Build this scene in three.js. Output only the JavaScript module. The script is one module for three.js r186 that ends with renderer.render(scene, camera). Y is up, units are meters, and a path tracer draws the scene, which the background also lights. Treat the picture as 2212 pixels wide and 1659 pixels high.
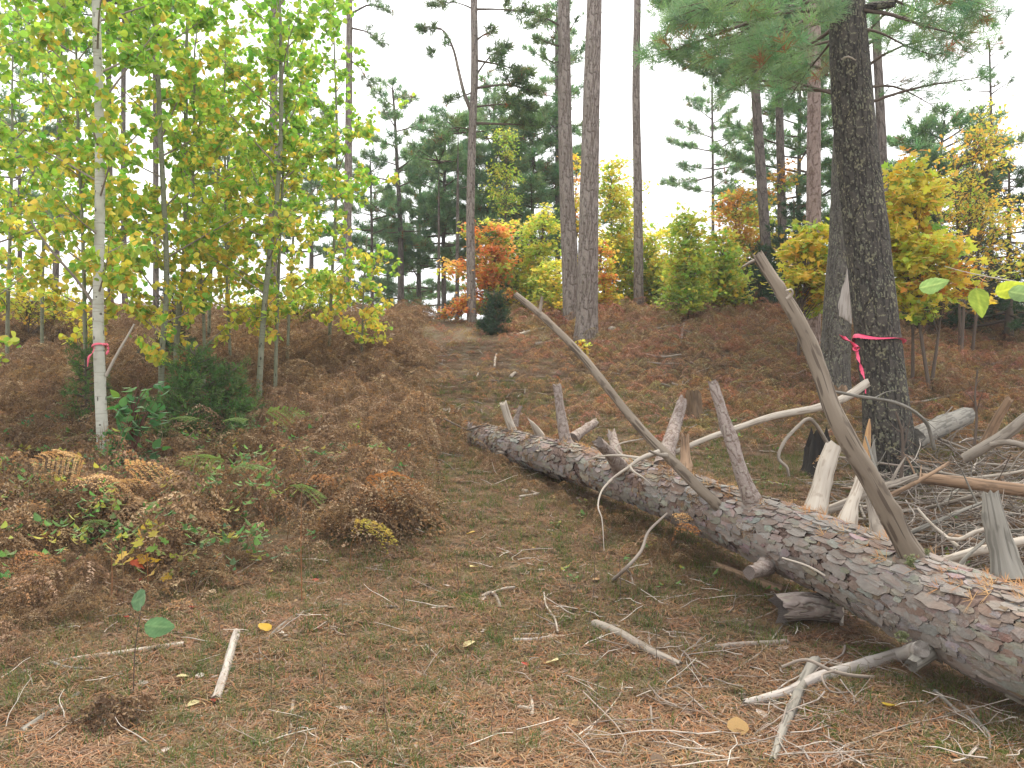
import * as THREE from 'three';

// ------------------------------------------------------------------ camera, sky, sun, exposure
const scene = new THREE.Scene();
const EYE = 1.5;
const camera = new THREE.PerspectiveCamera(50, 4 / 3, 0.05, 900);
camera.position.set(0, EYE, 0);
camera.lookAt(0, EYE, -10);

const SUN = new THREE.Vector3(0.14, 0.85, -0.5).normalize();
{ // bright thin overcast: an even white sheet, a little brighter round the veiled sun
  const W = 256, Hh = 128, a = new Float32Array(W * Hh * 4);
  for (let j = 0; j < Hh; j++) for (let i = 0; i < W; i++) {
    const up = ((j + 0.5) / Hh - 0.5) * Math.PI, az = ((i + 0.5) / W - 0.5) * 2 * Math.PI;
    const y = Math.sin(up), c = Math.cos(up);
    const dx = c * Math.cos(az), dz = c * Math.sin(az);
    const s = Math.max(0, dx * SUN.x + y * SUN.y + dz * SUN.z);
    let v = 0.82 + 0.1 * Math.max(0, y) + 0.7 * Math.pow(s, 5);
    if (y < 0) v = 0.82;
    const k = (j * W + i) * 4;
    a[k] = v * 1.0; a[k + 1] = v * 1.0; a[k + 2] = v * 1.01; a[k + 3] = 1;
  }
  const t = new THREE.DataTexture(a, W, Hh, THREE.RGBAFormat, THREE.FloatType);
  t.mapping = THREE.EquirectangularReflectionMapping; t.magFilter = THREE.LinearFilter; t.needsUpdate = true;
  scene.background = t; scene.environment = t;
}
const sun = new THREE.DirectionalLight(0xfff2dc, 2.7);
sun.position.copy(SUN).multiplyScalar(80); sun.castShadow = true; sun.shadow.radius = 18;
Object.assign(sun.shadow.camera, { left: -40, right: 40, top: 40, bottom: -40, near: 1, far: 200 });
sun.shadow.mapSize.set(2048, 2048);
scene.add(sun); scene.add(sun.target);
const renderer = new THREE.WebGLRenderer({ antialias: true });
renderer.toneMapping = THREE.LinearToneMapping;
renderer.toneMappingExposure = 2.3;
scene.fog = new THREE.FogExp2(0xf0f6ff, 0.0014);
renderer.shadowMap.enabled = true;

// ------------------------------------------------------------------ small tools
let seed = 12345;
function R() { seed |= 0; seed = seed + 0x6D2B79F5 | 0; let t = Math.imul(seed ^ seed >>> 15, 1 | seed); t = t + Math.imul(t ^ t >>> 7, 61 | t) ^ t; return ((t ^ t >>> 14) >>> 0) / 4294967296; }
const rr = (a, b) => a + (b - a) * R();
const pick = (a) => a[Math.floor(R() * a.length)];
const V = (x, y, z) => new THREE.Vector3(x, y, z);
const lerp = (a, b, t) => a + (b - a) * t, clamp = (x, a, b) => Math.min(b, Math.max(a, x));
const smooth = (a, b, x) => { const t = clamp((x - a) / (b - a), 0, 1); return t * t * (3 - 2 * t); };
const gauss = () => (R() + R() + R() + R() - 2) * 1.0;
function h2(ix, iy, s) { let n = Math.imul(ix, 374761393) ^ Math.imul(iy, 668265263) ^ Math.imul(s, 1274126177); n = Math.imul(n ^ n >>> 13, 1274126177); return ((n ^ n >>> 16) >>> 0) / 4294967296; }
function vn(x, y, s = 1, px = 0, py = 0) { // value noise 0..1, periodic when px, py are given
  let ix = Math.floor(x), iy = Math.floor(y); const fx = x - ix, fy = y - iy, u = fx * fx * (3 - 2 * fx), v = fy * fy * (3 - 2 * fy);
  let jx = ix + 1, jy = iy + 1;
  if (px) { ix = ((ix % px) + px) % px; jx = ((jx % px) + px) % px; iy = ((iy % py) + py) % py; jy = ((jy % py) + py) % py; }
  return lerp(lerp(h2(ix, iy, s), h2(jx, iy, s), u), lerp(h2(ix, jy, s), h2(jx, jy, s), u), v);
}
function fbm(x, y, s, px, py, o = 4) { let a = 0, w = 0.5, t = 0; for (let k = 0; k < o; k++) { a += w * vn(x, y, s + k * 17, px, py); t += w; x *= 2; y *= 2; px *= 2; py *= 2; w *= 0.5; } return a / t; }

// the lie of the land: level by the camera, rising to a crest about twenty metres off, then falling away
const PROF = [[-60, 0], [0, 0], [3.5, 0.0], [5, 0.14], [6.6, 0.36], [8, 0.57], [9.5, 0.82], [11, 1.17], [13, 1.7], [15, 2.17], [17, 2.62], [20, 3.03], [24, 3.06], [30, 2.6], [45, 1.9], [80, 1.5], [400, 1.5], [900, 1.5]];
function prof(d) {
  let i = 0; while (i < PROF.length - 2 && d > PROF[i + 1][0]) i++;
  const sl = (k) => k <= 0 || k >= PROF.length - 1 ? 0 : (PROF[k + 1][1] - PROF[k - 1][1]) / (PROF[k + 1][0] - PROF[k - 1][0]);
  const [a, p] = PROF[i], [b, q] = PROF[i + 1], w = b - a, t = clamp((d - a) / w, 0, 1);
  return p * (1 + 2 * t) * (1 - t) ** 2 + sl(i) * w * t * (1 - t) ** 2 + q * t * t * (3 - 2 * t) - sl(i + 1) * w * t * t * (1 - t);
}
function H(x, z) {
  const d = -z;
  return prof(d) + 0.05 * (vn(x * 0.9 + 40, z * 0.9 + 40, 3) - 0.5) + 0.022 * (vn(x * 3.1 + 9, z * 3.1, 5) - 0.5) + smooth(8, 16, d) * 0.35 * (vn(x * 0.28 + 7.3, z * 0.28 + 3, 8) - 0.5);
}
// survey helpers: a bearing (x, y in sight units) at a distance gives a place; gnd() gives where that sight line meets the ground
const FOC = 1779, CX = 1106, CY = 829.5;
const at = (x, y, d) => V((x - CX) / FOC * d, EYE + (CY - y) / FOC * d, -d);
function gnd(x, y, lift = 0) {
  let d = 2;
  for (; d < 26; d += 0.02) { const p = at(x, y, d); if (p.y < H(p.x, p.z)) break; }
  const p = at(x, y, d); p.y = H(p.x, p.z) + lift; return p;
}
const foot = (x, d) => { const X = (x - CX) / FOC * d; return V(X, H(X, -d), -d); };

// ------------------------------------------------------------------ mesh builder
class MB {
  constructor() { this.p = []; this.n = []; this.t = []; this.c = []; this.i = []; this.useC = false; }
  v(p, n, u = 0, w = 0, c) { this.p.push(p.x, p.y, p.z); if (n) this.n.push(n.x, n.y, n.z); else this.n.push(0, 0, 0); this.t.push(u, w); if (c) { this.useC = true; this.c.push(c[0], c[1], c[2]); } else this.c.push(1, 1, 1); return this.p.length / 3 - 1; }
  f(a, b, c) { this.i.push(a, b, c); }
  geo(o) {
    const n = this.p.length / 3, P = new Float32Array(this.p), N = new Float32Array(this.n);
    const need = new Uint8Array(n); for (let k = 0; k < n; k++) need[k] = N[3 * k] === 0 && N[3 * k + 1] === 0 && N[3 * k + 2] === 0 ? 1 : 0;
    for (let k = 0; k < this.i.length; k += 3) {
      const a = this.i[k], b = this.i[k + 1], c = this.i[k + 2];
      if (!(need[a] || need[b] || need[c])) continue;
      const ux = P[3 * b] - P[3 * a], uy = P[3 * b + 1] - P[3 * a + 1], uz = P[3 * b + 2] - P[3 * a + 2], vx = P[3 * c] - P[3 * a], vy = P[3 * c + 1] - P[3 * a + 1], vz = P[3 * c + 2] - P[3 * a + 2];
      const x = uy * vz - uz * vy, y = uz * vx - ux * vz, z = ux * vy - uy * vx;
      for (const q of [a, b, c]) if (need[q]) { N[3 * q] += x; N[3 * q + 1] += y; N[3 * q + 2] += z; }
    }
    for (let k = 0; k < n; k++) { const l = Math.hypot(N[3 * k], N[3 * k + 1], N[3 * k + 2]) || 1; N[3 * k] /= l; N[3 * k + 1] /= l; N[3 * k + 2] /= l; }
    if (o) for (let k = 0; k < n; k++) { P[3 * k] -= o.x; P[3 * k + 1] -= o.y; P[3 * k + 2] -= o.z; }
    const g = new THREE.BufferGeometry();
    g.setAttribute('position', new THREE.BufferAttribute(P, 3)); g.setAttribute('normal', new THREE.BufferAttribute(N, 3)); g.setAttribute('uv', new THREE.BufferAttribute(new Float32Array(this.t), 2));
    if (this.useC) g.setAttribute('color', new THREE.BufferAttribute(new Float32Array(this.c), 3));
    g.setIndex(this.i); return g;
  }
  build(name, mat, parent, o) { const m = new THREE.Mesh(this.geo(o ?? (parent && parent !== scene ? parent.userData.base : null)), mat); m.name = name; m.castShadow = m.receiveShadow = true; if (parent) parent.add(m); return m; }
}
// a limb, trunk or stick along points, radius given at each point
function tube(mb, pts, rad, o = {}) {
  const sides = o.sides ?? 7, cv = pts.length > 2 ? new THREE.CatmullRomCurve3(pts, false, 'centripetal') : new THREE.LineCurve3(pts[0], pts[1]);
  const L = pts.reduce((s, p, k) => k ? s + p.distanceTo(pts[k - 1]) : 0, 0), n = Math.max(o.min ?? (pts.length - 1) * 2, Math.ceil(L / (o.seg ?? 0.25)));
  const rAt = (t) => { const f = t * (rad.length - 1), k = Math.min(Math.floor(f), rad.length - 2); return lerp(rad[k], rad[k + 1], f - k); };
  const wob = o.wob ?? 0, sd = Math.floor(R() * 1000);
  let T0 = null, U = null, s = 0, prev = null, first = -1, lastRing = -1; const u0 = R(), v0 = R();
  const avgR = rad.reduce((a, b) => a + b) / rad.length;
  for (let k = 0; k <= n; k++) {
    const t = k / n, p = cv.getPoint(t), T = cv.getTangent(t).normalize();
    if (!U) { U = V(0, 0, -1); if (Math.abs(T.z) > 0.9) U.set(0, -1, 0); U.addScaledVector(T, -U.dot(T)).normalize(); }
    else { U.addScaledVector(T, -U.dot(T)).normalize(); }
    const B = T.clone().cross(U); if (prev) s += p.distanceTo(prev); prev = p;
    const r = rAt(t), ring = mb.p.length / 3;
    for (let j = 0; j <= sides; j++) {
      const a = j / sides * Math.PI * 2, d = U.clone().multiplyScalar(Math.cos(a)).addScaledVector(B, Math.sin(a));
      let q = r; const ja = j % sides;
      if (wob) q *= 1 + wob * (vn(ja * 0.9 + sd, s / (avgR * 3) + sd, 4) - 0.5) * 2;
      if (o.disp) q += o.disp(ja / sides, s, t);
      const e = (k === 0 && o.jag0 ? rr(-1, 0.6) * o.jag0 : k === n && o.jag1 ? rr(-0.6, 1.2) * o.jag1 : 0);
      mb.v(p.clone().addScaledVector(d, q).addScaledVector(T, e), wob || o.disp ? null : d, (u0 + j / sides * (o.circ ?? avgR * 6.28)), v0 + s, o.col);
    }
    if (k) for (let j = 0; j < sides; j++) { const a = lastRing + j, b = ring + j; mb.f(a, a + 1, b); mb.f(a + 1, b + 1, b); }
    if (k === 0) first = ring; lastRing = ring;
  }
  const cap = (ring, sign, p, T, c) => {
    const base = mb.p.length / 3, N = T.clone().multiplyScalar(sign);
    for (let j = 0; j < sides; j++) { const x = mb.p.slice((ring + j) * 3, (ring + j) * 3 + 3); mb.v(V(...x), null, x[0] * 3, x[1] * 3, c); }
    const m = mb.v(p.clone().addScaledVector(N, o.point ?? 0), null, 0.5, 0.5, c);
    for (let j = 0; j < sides; j++) { const a = base + j, b = base + (j + 1) % sides; if (sign > 0) mb.f(a, b, m); else mb.f(b, a, m); }
  };
  if (o.cap0 !== false) cap(first, -1, cv.getPoint(0), cv.getTangent(0), o.col);
  if (o.cap1 !== false) cap(lastRing, 1, cv.getPoint(1), cv.getTangent(1), o.col);
  return mb;
}

// ------------------------------------------------------------------ naming and tagging
const taken = {};
function numbered(n) { const k = taken[n] = (taken[n] ?? -1) + 1; return k ? n + '_' + String(k).padStart(3, '0') : n; }
function thing(name, label, category, base, group) {
  const o = new THREE.Group(); o.name = numbered(name); o.position.copy(base); scene.add(o);
  o.userData = { label, category, base: base.clone() }; if (group) o.userData.group = group; return o;
}
function tag(m, label, category, group, kind) { if (label) m.userData.label = label; if (category) m.userData.category = category; if (group) m.userData.group = group; if (kind) m.userData.kind = kind; return m; }
const M4 = new THREE.Matrix4(), Q = new THREE.Quaternion(), E = new THREE.Euler(), S3 = V(1, 1, 1);
function inst(name, geo, mat, list, parent, kind = 'stuff') { // list of {p, q, s, c}
  if (!list.length) return null;
  const im = new THREE.InstancedMesh(geo, mat, list.length), o = parent && parent.userData.base;
  list.forEach((e, k) => {
    const p = o ? e.p.clone().sub(o) : e.p;
    S3.set(...(Array.isArray(e.s) ? e.s : [e.s, e.s, e.s])); M4.compose(p, e.q, S3); im.setMatrixAt(k, M4);
    if (e.c) im.setColorAt(k, new THREE.Color().setRGB(...e.c));
  });
  im.name = parent ? name : numbered(name); im.castShadow = im.receiveShadow = true; im.userData.kind = kind; (parent ?? scene).add(im); return im;
}
const qYP = (yaw, pitch, roll) => new THREE.Quaternion().setFromEuler(E.set(pitch, yaw, roll, 'YXZ'));
const qRand = () => new THREE.Quaternion(gauss(), gauss(), gauss(), gauss()).normalize();
const qDir = (d, roll = 0) => { const q = new THREE.Quaternion().setFromUnitVectors(V(0, 1, 0), d.clone().normalize()); return q.multiply(Q.setFromAxisAngle(V(0, 1, 0), roll)); };

// ------------------------------------------------------------------ textures and materials
function tex(w, h, fn, srgb = true, ru = 1, rv = 1) { // fn gives linear rgb
  const a = new Uint8Array(w * h * 4), e = (c) => { c = clamp(c, 0, 1); return 255 * (c <= 0.0031308 ? 12.92 * c : 1.055 * Math.pow(c, 1 / 2.4) - 0.055); };
  for (let j = 0; j < h; j++) for (let i = 0; i < w; i++) { const c = fn(i / w, j / h, i, j), k = (j * w + i) * 4; for (let q = 0; q < 3; q++) a[k + q] = srgb ? e(c[q]) : 255 * clamp(c[q], 0, 1); a[k + 3] = 255; }
  const t = new THREE.DataTexture(a, w, h); t.wrapS = t.wrapT = THREE.RepeatWrapping; t.magFilter = THREE.LinearFilter; t.minFilter = THREE.LinearMipmapLinearFilter; t.generateMipmaps = true; t.repeat.set(ru, rv);
  if (srgb) t.colorSpace = THREE.SRGBColorSpace; t.needsUpdate = true; return t;
}
const mix3 = (a, b, t) => [lerp(a[0], b[0], t), lerp(a[1], b[1], t), lerp(a[2], b[2], t)];
const std = (o) => { const m = new THREE.MeshStandardMaterial({ roughness: 0.95, side: THREE.DoubleSide, ...o }); return m; };
const rgb = (r, g, b) => new THREE.Color().setRGB(r, g, b);
function two(w, h, fn, ru, rv, bump, extra = {}) { // fn -> [rgb, height]
  const hs = new Float32Array(w * h);
  const map = tex(w, h, (u, v, i, j) => { const [c, z] = fn(u, v); hs[j * w + i] = z; return c; }, true, ru, rv);
  const bm = tex(w, h, (u, v, i, j) => { const z = hs[j * w + i]; return [z, z, z]; }, false, ru, rv);
  return std({ map, bumpMap: bm, bumpScale: bump, ...extra });
}
const MAT = {};
// young aspen bark: pale grey-green, faint cross bands, dark eye scars
{
  const eyes = []; for (let k = 0; k < 16; k++) eyes.push([R(), R(), rr(0.02, 0.06), rr(0.006, 0.02)]);
  MAT.aspen = two(256, 512, (u, v) => {
    let c = mix3([0.33, 0.33, 0.27], [0.52, 0.51, 0.44], fbm(u * 4, v * 20, 11, 4, 20)); let z = 0.5;
    c = mix3(c, [0.27, 0.30, 0.20], 0.5 * smooth(0.5, 0.75, fbm(u * 3, v * 5, 31, 3, 5)));
    const band = smooth(0.72, 0.85, vn(u * 3, v * 90, 51, 3, 90)); c = mix3(c, [0.22, 0.2, 0.16], band * 0.45);
    for (const [a, b, sx, sy] of eyes) { let du = Math.abs(u - a), dv = Math.abs(v - b); du = Math.min(du, 1 - du); dv = Math.min(dv, 1 - dv); const q = (du / sx) ** 2 + (dv / sy) ** 2; if (q < 1.6) { const m = smooth(1.6, 0.5, q); c = mix3(c, [0.06, 0.05, 0.04], m * 0.85); z -= 0.35 * m; } }
    return [c, z];
  }, 1 / 0.4, 1 / 1.3, 0.004);
}
MAT.aspen2 = MAT.aspen.clone(); MAT.aspen2.color.setRGB(0.45, 0.47, 0.39);
// pine bark: upright plates parted by furrows
function plateBark(pl, fu, lich, amt, s, nx = 9, ny = 7, ru = 1 / 0.55, rv = 1 / 1.1, bump = 0.022) {
  return two(512, 512, (u, v) => {
    const wx = u * nx + 1.6 * (fbm(u * 5, v * 6, s, 5, 6) - 0.5), wy = v * ny + 2 * (fbm(u * 4, v * 4, s + 5, 4, 4) - 0.5);
    let f = 9, g = 9; const ix = Math.floor(wx), iy = Math.floor(wy);
    for (let a = -1; a < 2; a++) for (let b = -1; b < 2; b++) { const mx = ((ix + a) % nx + nx) % nx, my = ((iy + b) % ny + ny) % ny; const d = Math.max(Math.abs(ix + a + 0.15 + 0.7 * h2(mx, my, s) - wx) * 1.25, Math.abs(iy + b + h2(mx, my, s + 1) - wy)) + 0.15 * Math.hypot(ix + a + 0.5 - wx, iy + b + 0.5 - wy); if (d < f) { g = f; f = d; } else if (d < g) g = d; }
    const gap = smooth(0.02, 0.3, g - f), id = h2(Math.floor(wx + 99), Math.floor(wy + 99), s + 3), fine = fbm(u * 30, v * 14, s + 20, 30, 14);
    let c = mix3(fu, mix3(pl[0], pl[1], clamp(0.2 + 0.8 * fbm(u * 9, v * 9, s + 33, 9, 9) + 0.25 * (id - 0.5), 0, 1)), gap * (0.6 + 0.4 * fine));
    if (lich) { const m = smooth(0.56, 0.68, fbm(u * 9, v * 9, s + 70, 9, 9) * 0.75 + 0.25 * vn(u * 60, v * 60, s + 71, 60, 60)) * amt; c = mix3(c, mix3(lich, [0.3, 0.29, 0.2], vn(u * 8, v * 8, s + 2, 8, 8)), m); }
    return [c, gap * 0.75 + 0.25 * fine];
  }, ru, rv, bump);
}
// furrowed bark: broken upright ridges with ragged flakes
function furrowBark(pl, fu, lich, amt, s, nx, ny, ru, rv, bump, lo = 0.04, hi = 0.4) {
  return two(512, 512, (u, v) => {
    const w = 1.4 * (fbm(u * 6, v * 8, s, 6, 8) - 0.5), a = Math.abs(2 * vn(u * nx + w, v * ny + w, s + 3, nx, ny) - 1), b = Math.abs(2 * vn(u * nx * 2 + 2 * w, v * ny * 3, s + 5, nx * 2, ny * 3) - 1);
    const gap = smooth(lo, hi, a * 0.72 + b * 0.28), fl = fbm(u * 24, v * 40, s + 11, 24, 40), big = fbm(u * 5, v * 7, s + 15, 5, 7);
    let c = mix3(fu, mix3(pl[0], pl[1], clamp(0.15 + 0.5 * fl + 0.7 * (big - 0.3), 0, 1)), gap * (0.55 + 0.45 * fl));
    if (lich) { const m = smooth(0.6, 0.7, fbm(u * 46, v * 46, s + 70, 46, 46, 2) * 0.75 + 0.3 * fbm(u * 6, v * 5, s + 75, 6, 5)) * amt; c = mix3(c, mix3(lich, [0.24, 0.22, 0.13], vn(u * 12, v * 12, s + 2, 12, 12)), m); }
    return [c, gap * 0.7 + 0.3 * fl];
  }, ru, rv, bump);
}
MAT.pine = furrowBark([[0.19, 0.15, 0.13], [0.34, 0.29, 0.265]], [0.10, 0.072, 0.058], [0.33, 0.33, 0.30], 0.35, 101, 16, 7, 1 / 0.55, 1 / 1.1, 0.02);
MAT.redpine = furrowBark([[0.23, 0.16, 0.135], [0.36, 0.285, 0.26]], [0.13, 0.085, 0.068], null, 0, 151, 14, 9, 1 / 0.55, 1 / 1.1, 0.015);
MAT.farpine = furrowBark([[0.13, 0.105, 0.09], [0.22, 0.185, 0.165]], [0.065, 0.05, 0.042], null, 0, 131, 14, 7, 1 / 0.55, 1 / 1.1, 0.02);
MAT.dark = furrowBark([[0.048, 0.041, 0.034], [0.088, 0.077, 0.065]], [0.022, 0.019, 0.016], [0.15, 0.165, 0.12], 0.75, 201, 26, 8, 1 / 0.7, 1 / 0.9, 0.022);
MAT.dark2 = furrowBark([[0.08, 0.071, 0.06], [0.135, 0.12, 0.103]], [0.05, 0.043, 0.036], [0.2, 0.215, 0.165], 0.6, 231, 26, 8, 1 / 0.7, 1 / 0.9, 0.022);
MAT.logcore = furrowBark([[0.14, 0.09, 0.07], [0.22, 0.155, 0.13]], [0.07, 0.042, 0.032], null, 0, 301, 14, 14, 1 / 0.6, 1 / 0.6, 0.012);
const grain = (a, b, dk, s, amt = 1) => two(256, 512, (u, v) => {
  const g = fbm(u * 14, v * 3, s, 14, 3, 5), p = fbm(u * 3, v * 4, s + 7, 3, 4);
  let c = mix3(a, b, clamp(g * 0.7 + p * 0.5 - 0.1, 0, 1)); const k = smooth(0.62, 0.8, vn(u * 24, v * 5, s + 4, 24, 5)); c = mix3(c, dk, k * 0.6 * amt);
  const q = smooth(0.62, 0.74, fbm(u * 5, v * 7, s + 13, 5, 7)); c = mix3(c, dk, q * 0.45 * amt); return [c, g - 0.5 * k];
}, 1 / 0.25, 1 / 0.8, 0.003);
MAT.dead = grain([0.17, 0.14, 0.11], [0.31, 0.27, 0.225], [0.09, 0.07, 0.052], 401);
MAT.pale = grain([0.28, 0.24, 0.19], [0.45, 0.40, 0.34], [0.17, 0.13, 0.095], 431);
MAT.brownwood = grain([0.20, 0.125, 0.075], [0.33, 0.22, 0.14], [0.09, 0.06, 0.04], 461);
MAT.greywood = grain([0.155, 0.143, 0.12], [0.28, 0.26, 0.225], [0.075, 0.068, 0.055], 491);
MAT.twig = std({ color: rgb(0.24, 0.2, 0.165) });
MAT.twigpale = std({ color: rgb(0.42, 0.37, 0.31) });
MAT.twigdark = std({ color: rgb(0.10, 0.075, 0.058) });
MAT.stalk = std({ color: rgb(0.26, 0.11, 0.045) });
MAT.char = two(128, 128, (u, v) => { const g = fbm(u * 10, v * 3, 521, 10, 3); return [mix3([0.008, 0.007, 0.006], [0.04, 0.032, 0.026], g), g]; }, 1 / 0.3, 1 / 0.4, 0.01);
MAT.rotten = two(128, 256, (u, v) => { const g = fbm(u * 9, v * 4, 541, 9, 4); return [mix3([0.06, 0.04, 0.025], [0.2, 0.13, 0.075], g), g]; }, 1 / 0.3, 1 / 0.6, 0.012);
// foliage: thin blades that pass light
const leafM = (o = {}) => new THREE.MeshPhysicalMaterial({ color: 0xffffff, roughness: 0.95, side: THREE.DoubleSide, transmission: 0.55, thickness: 0, specularIntensity: 0.35, ...o });
MAT.leaf = leafM();
MAT.leafV = leafM({ vertexColors: true });
MAT.needle = leafM({ transmission: 0.48 });
MAT.fern = leafM({ transmission: 0.4, vertexColors: true });
MAT.litter = std({ color: 0xffffff });
MAT.litterV = std({ vertexColors: true });
// ------------------------------------------------------------------ ground
{
  const N = 1024, col = new Float32Array(N * N * 3), hgt = new Float32Array(N * N);
  for (let j = 0; j < N; j++) for (let i = 0; i < N; i++) {
    const u = i / N, v = j / N, k = j * N + i, a = fbm(u * 6, v * 6, 601, 6, 6), b = fbm(u * 16, v * 16, 611, 16, 16);
    let c = mix3([0.06, 0.037, 0.021], [0.135, 0.08, 0.042], a); c = mix3(c, [0.10, 0.10, 0.035], smooth(0.52, 0.68, b) * 0.55); c = mix3(c, [0.20, 0.17, 0.145], smooth(0.6, 0.72, fbm(u * 11, v * 11, 621, 11, 11)) * 0.5);
    col.set(c, k * 3); hgt[k] = b * 0.35;
  }
  const tones = [[0.216, 0.088, 0.030], [0.248, 0.110, 0.040], [0.184, 0.110, 0.056], [0.240, 0.153, 0.086], [0.136, 0.080, 0.046], [0.080, 0.044, 0.023], [0.104, 0.102, 0.030], [0.208, 0.168, 0.132]];
  for (let s = 0; s < 16000; s++) { // the print of fine needle litter
    const x = R() * N, y = R() * N, a = R() * 6.283, L = rr(18, 60), c = pick(tones), bend = rr(-0.01, 0.01), h = rr(0.4, 1);
    for (let t = 0; t < L; t++) { const q = a + bend * t, i = ((Math.floor(x + Math.cos(q) * t) % N) + N) % N, j = ((Math.floor(y + Math.sin(q) * t) % N) + N) % N, k = j * N + i; for (let e = 0; e < 3; e++) col[k * 3 + e] = lerp(col[k * 3 + e], c[e], 0.8); hgt[k] = h; }
  }
  const map = tex(N, N, (u, v, i, j) => { const k = (j * N + i) * 3; return [col[k], col[k + 1], col[k + 2]]; });
  const bm = tex(N, N, (u, v, i, j) => { const z = hgt[j * N + i]; return [z, z, z]; }, false);
  const mat = std({ map, bumpMap: bm, bumpScale: 0.01, vertexColors: true });
  const mb = new MB(), nx = 260, nz = 340, X = [], Z = [];
  for (let i = 0; i <= nx; i++) { const t = i / nx * 2 - 1; X.push(9 * t + 75 * Math.pow(Math.abs(t), 7) * Math.sign(t)); }
  for (let j = 0; j <= nz; j++) { const t = j / nz; Z.push(6 - 36 * t - 100 * Math.pow(t, 8)); }
  for (let j = 0; j <= nz; j++) for (let i = 0; i <= nx; i++) {
    const x = X[i], z = Z[j], m = vn(x * 0.7 + 31, z * 0.7 + 12, 91), n2 = vn(x * 2.3, z * 2.3 + 8, 92);
    const c = mix3([0.88, 0.82, 0.78], [1.0, 1.08, 0.88], clamp(m * 0.7 + n2 * 0.4, 0, 1));
    mb.v(V(x, H(x, z), z), null, x / 1.5, z / 1.5, c);
  }
  for (let j = 0; j < nz; j++) for (let i = 0; i < nx; i++) { const a = j * (nx + 1) + i, b = a + nx + 1; mb.f(a, a + 1, b); mb.f(a + 1, b + 1, b); }
  const g = mb.build('ground', mat, scene, V(0, 0, 0)); taken.ground = 0;
  tag(g, 'sloping forest floor covered in rusty needles, twigs and short grass', 'ground', null, 'structure');
}

// ------------------------------------------------------------------ leaf shapes (length 1 along y, base at origin, face towards z)
function leafGeo(out, fold = 0.18, curl = 0.1, ctr = 0) { // out: right-hand outline from base to tip, [along, side]
  const mb = new MB(), z = (a, s) => Math.abs(s) * fold - curl * a * a;
  const m0 = mb.v(V(0, ctr, z(ctr, 0)));
  for (const sg of [1, -1]) { const id = out.map(([a, s]) => mb.v(V(s * sg, a, z(a, s)))); for (let k = 0; k < id.length - 1; k++) sg > 0 ? mb.f(m0, id[k], id[k + 1]) : mb.f(m0, id[k + 1], id[k]); }
  return mb.geo();
}
const ASPEN_OUT = [[0, 0], [0.06, 0.24], [0.3, 0.46], [0.6, 0.42], [0.85, 0.2], [1, 0]];
const G = {
  aspen: leafGeo(ASPEN_OUT, 0.2, 0.12, 0.3), aspenB: leafGeo(ASPEN_OUT, 0.45, -0.15, 0.3),
  maple: leafGeo([[0.05, 0], [-0.06, 0.2], [0.1, 0.42], [0.25, 0.26], [0.52, 0.56], [0.56, 0.2], [0.78, 0.2], [1, 0]], 0.22, 0.2, 0.25),
  ovate: leafGeo([[0, 0], [0.12, 0.2], [0.35, 0.3], [0.65, 0.22], [0.88, 0.08], [1, 0]], 0.25, 0.15, 0.35),
  flake: leafGeo([[0, 0], [0.1, 0.3], [0.5, 0.36], [0.8, 0.24], [1, 0.02]], 0.15, -0.1, 0.4),
};
// a brush of needles, base at origin, pointing along +y
function tuft(n, L, w, spread, back = 0) {
  const mb = new MB();
  for (let k = 0; k < n; k++) {
    const a = R() * 6.283, e = spread * Math.sqrt(R()), d = V(Math.sin(e) * Math.cos(a), Math.cos(e), Math.sin(e) * Math.sin(a)), o = V(0, -back * R(), 0);
    const s = V(gauss(), gauss(), gauss()).cross(d).normalize().multiplyScalar(w / 2), l = L * rr(0.75, 1.1), b = V(0, -0.12 * l, 0);
    const p = mb.v(o.clone().add(s)), q = mb.v(o.clone().sub(s)), m = mb.v(o.clone().addScaledVector(d, l * 0.6).addScaledVector(b, 0.3).addScaledVector(s, 0.9)), m2 = mb.v(o.clone().addScaledVector(d, l * 0.6).addScaledVector(b, 0.3).addScaledVector(s, -0.9)), t = mb.v(o.clone().addScaledVector(d, l).add(b));
    mb.f(p, q, m); mb.f(q, m2, m); mb.f(m, m2, t);
  }
  return mb.geo();
}
G.tuftNear = [0, 1, 2].map(() => tuft(30, 0.12, 0.0032, 1.15, 0.08));
G.tuftFar = [0, 1].map(() => tuft(16, 0.17, 0.012, 1.25, 0.12));
G.tuftFir = [0, 1].map(() => tuft(16, 0.05, 0.006, 1.2, 0.12));

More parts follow.
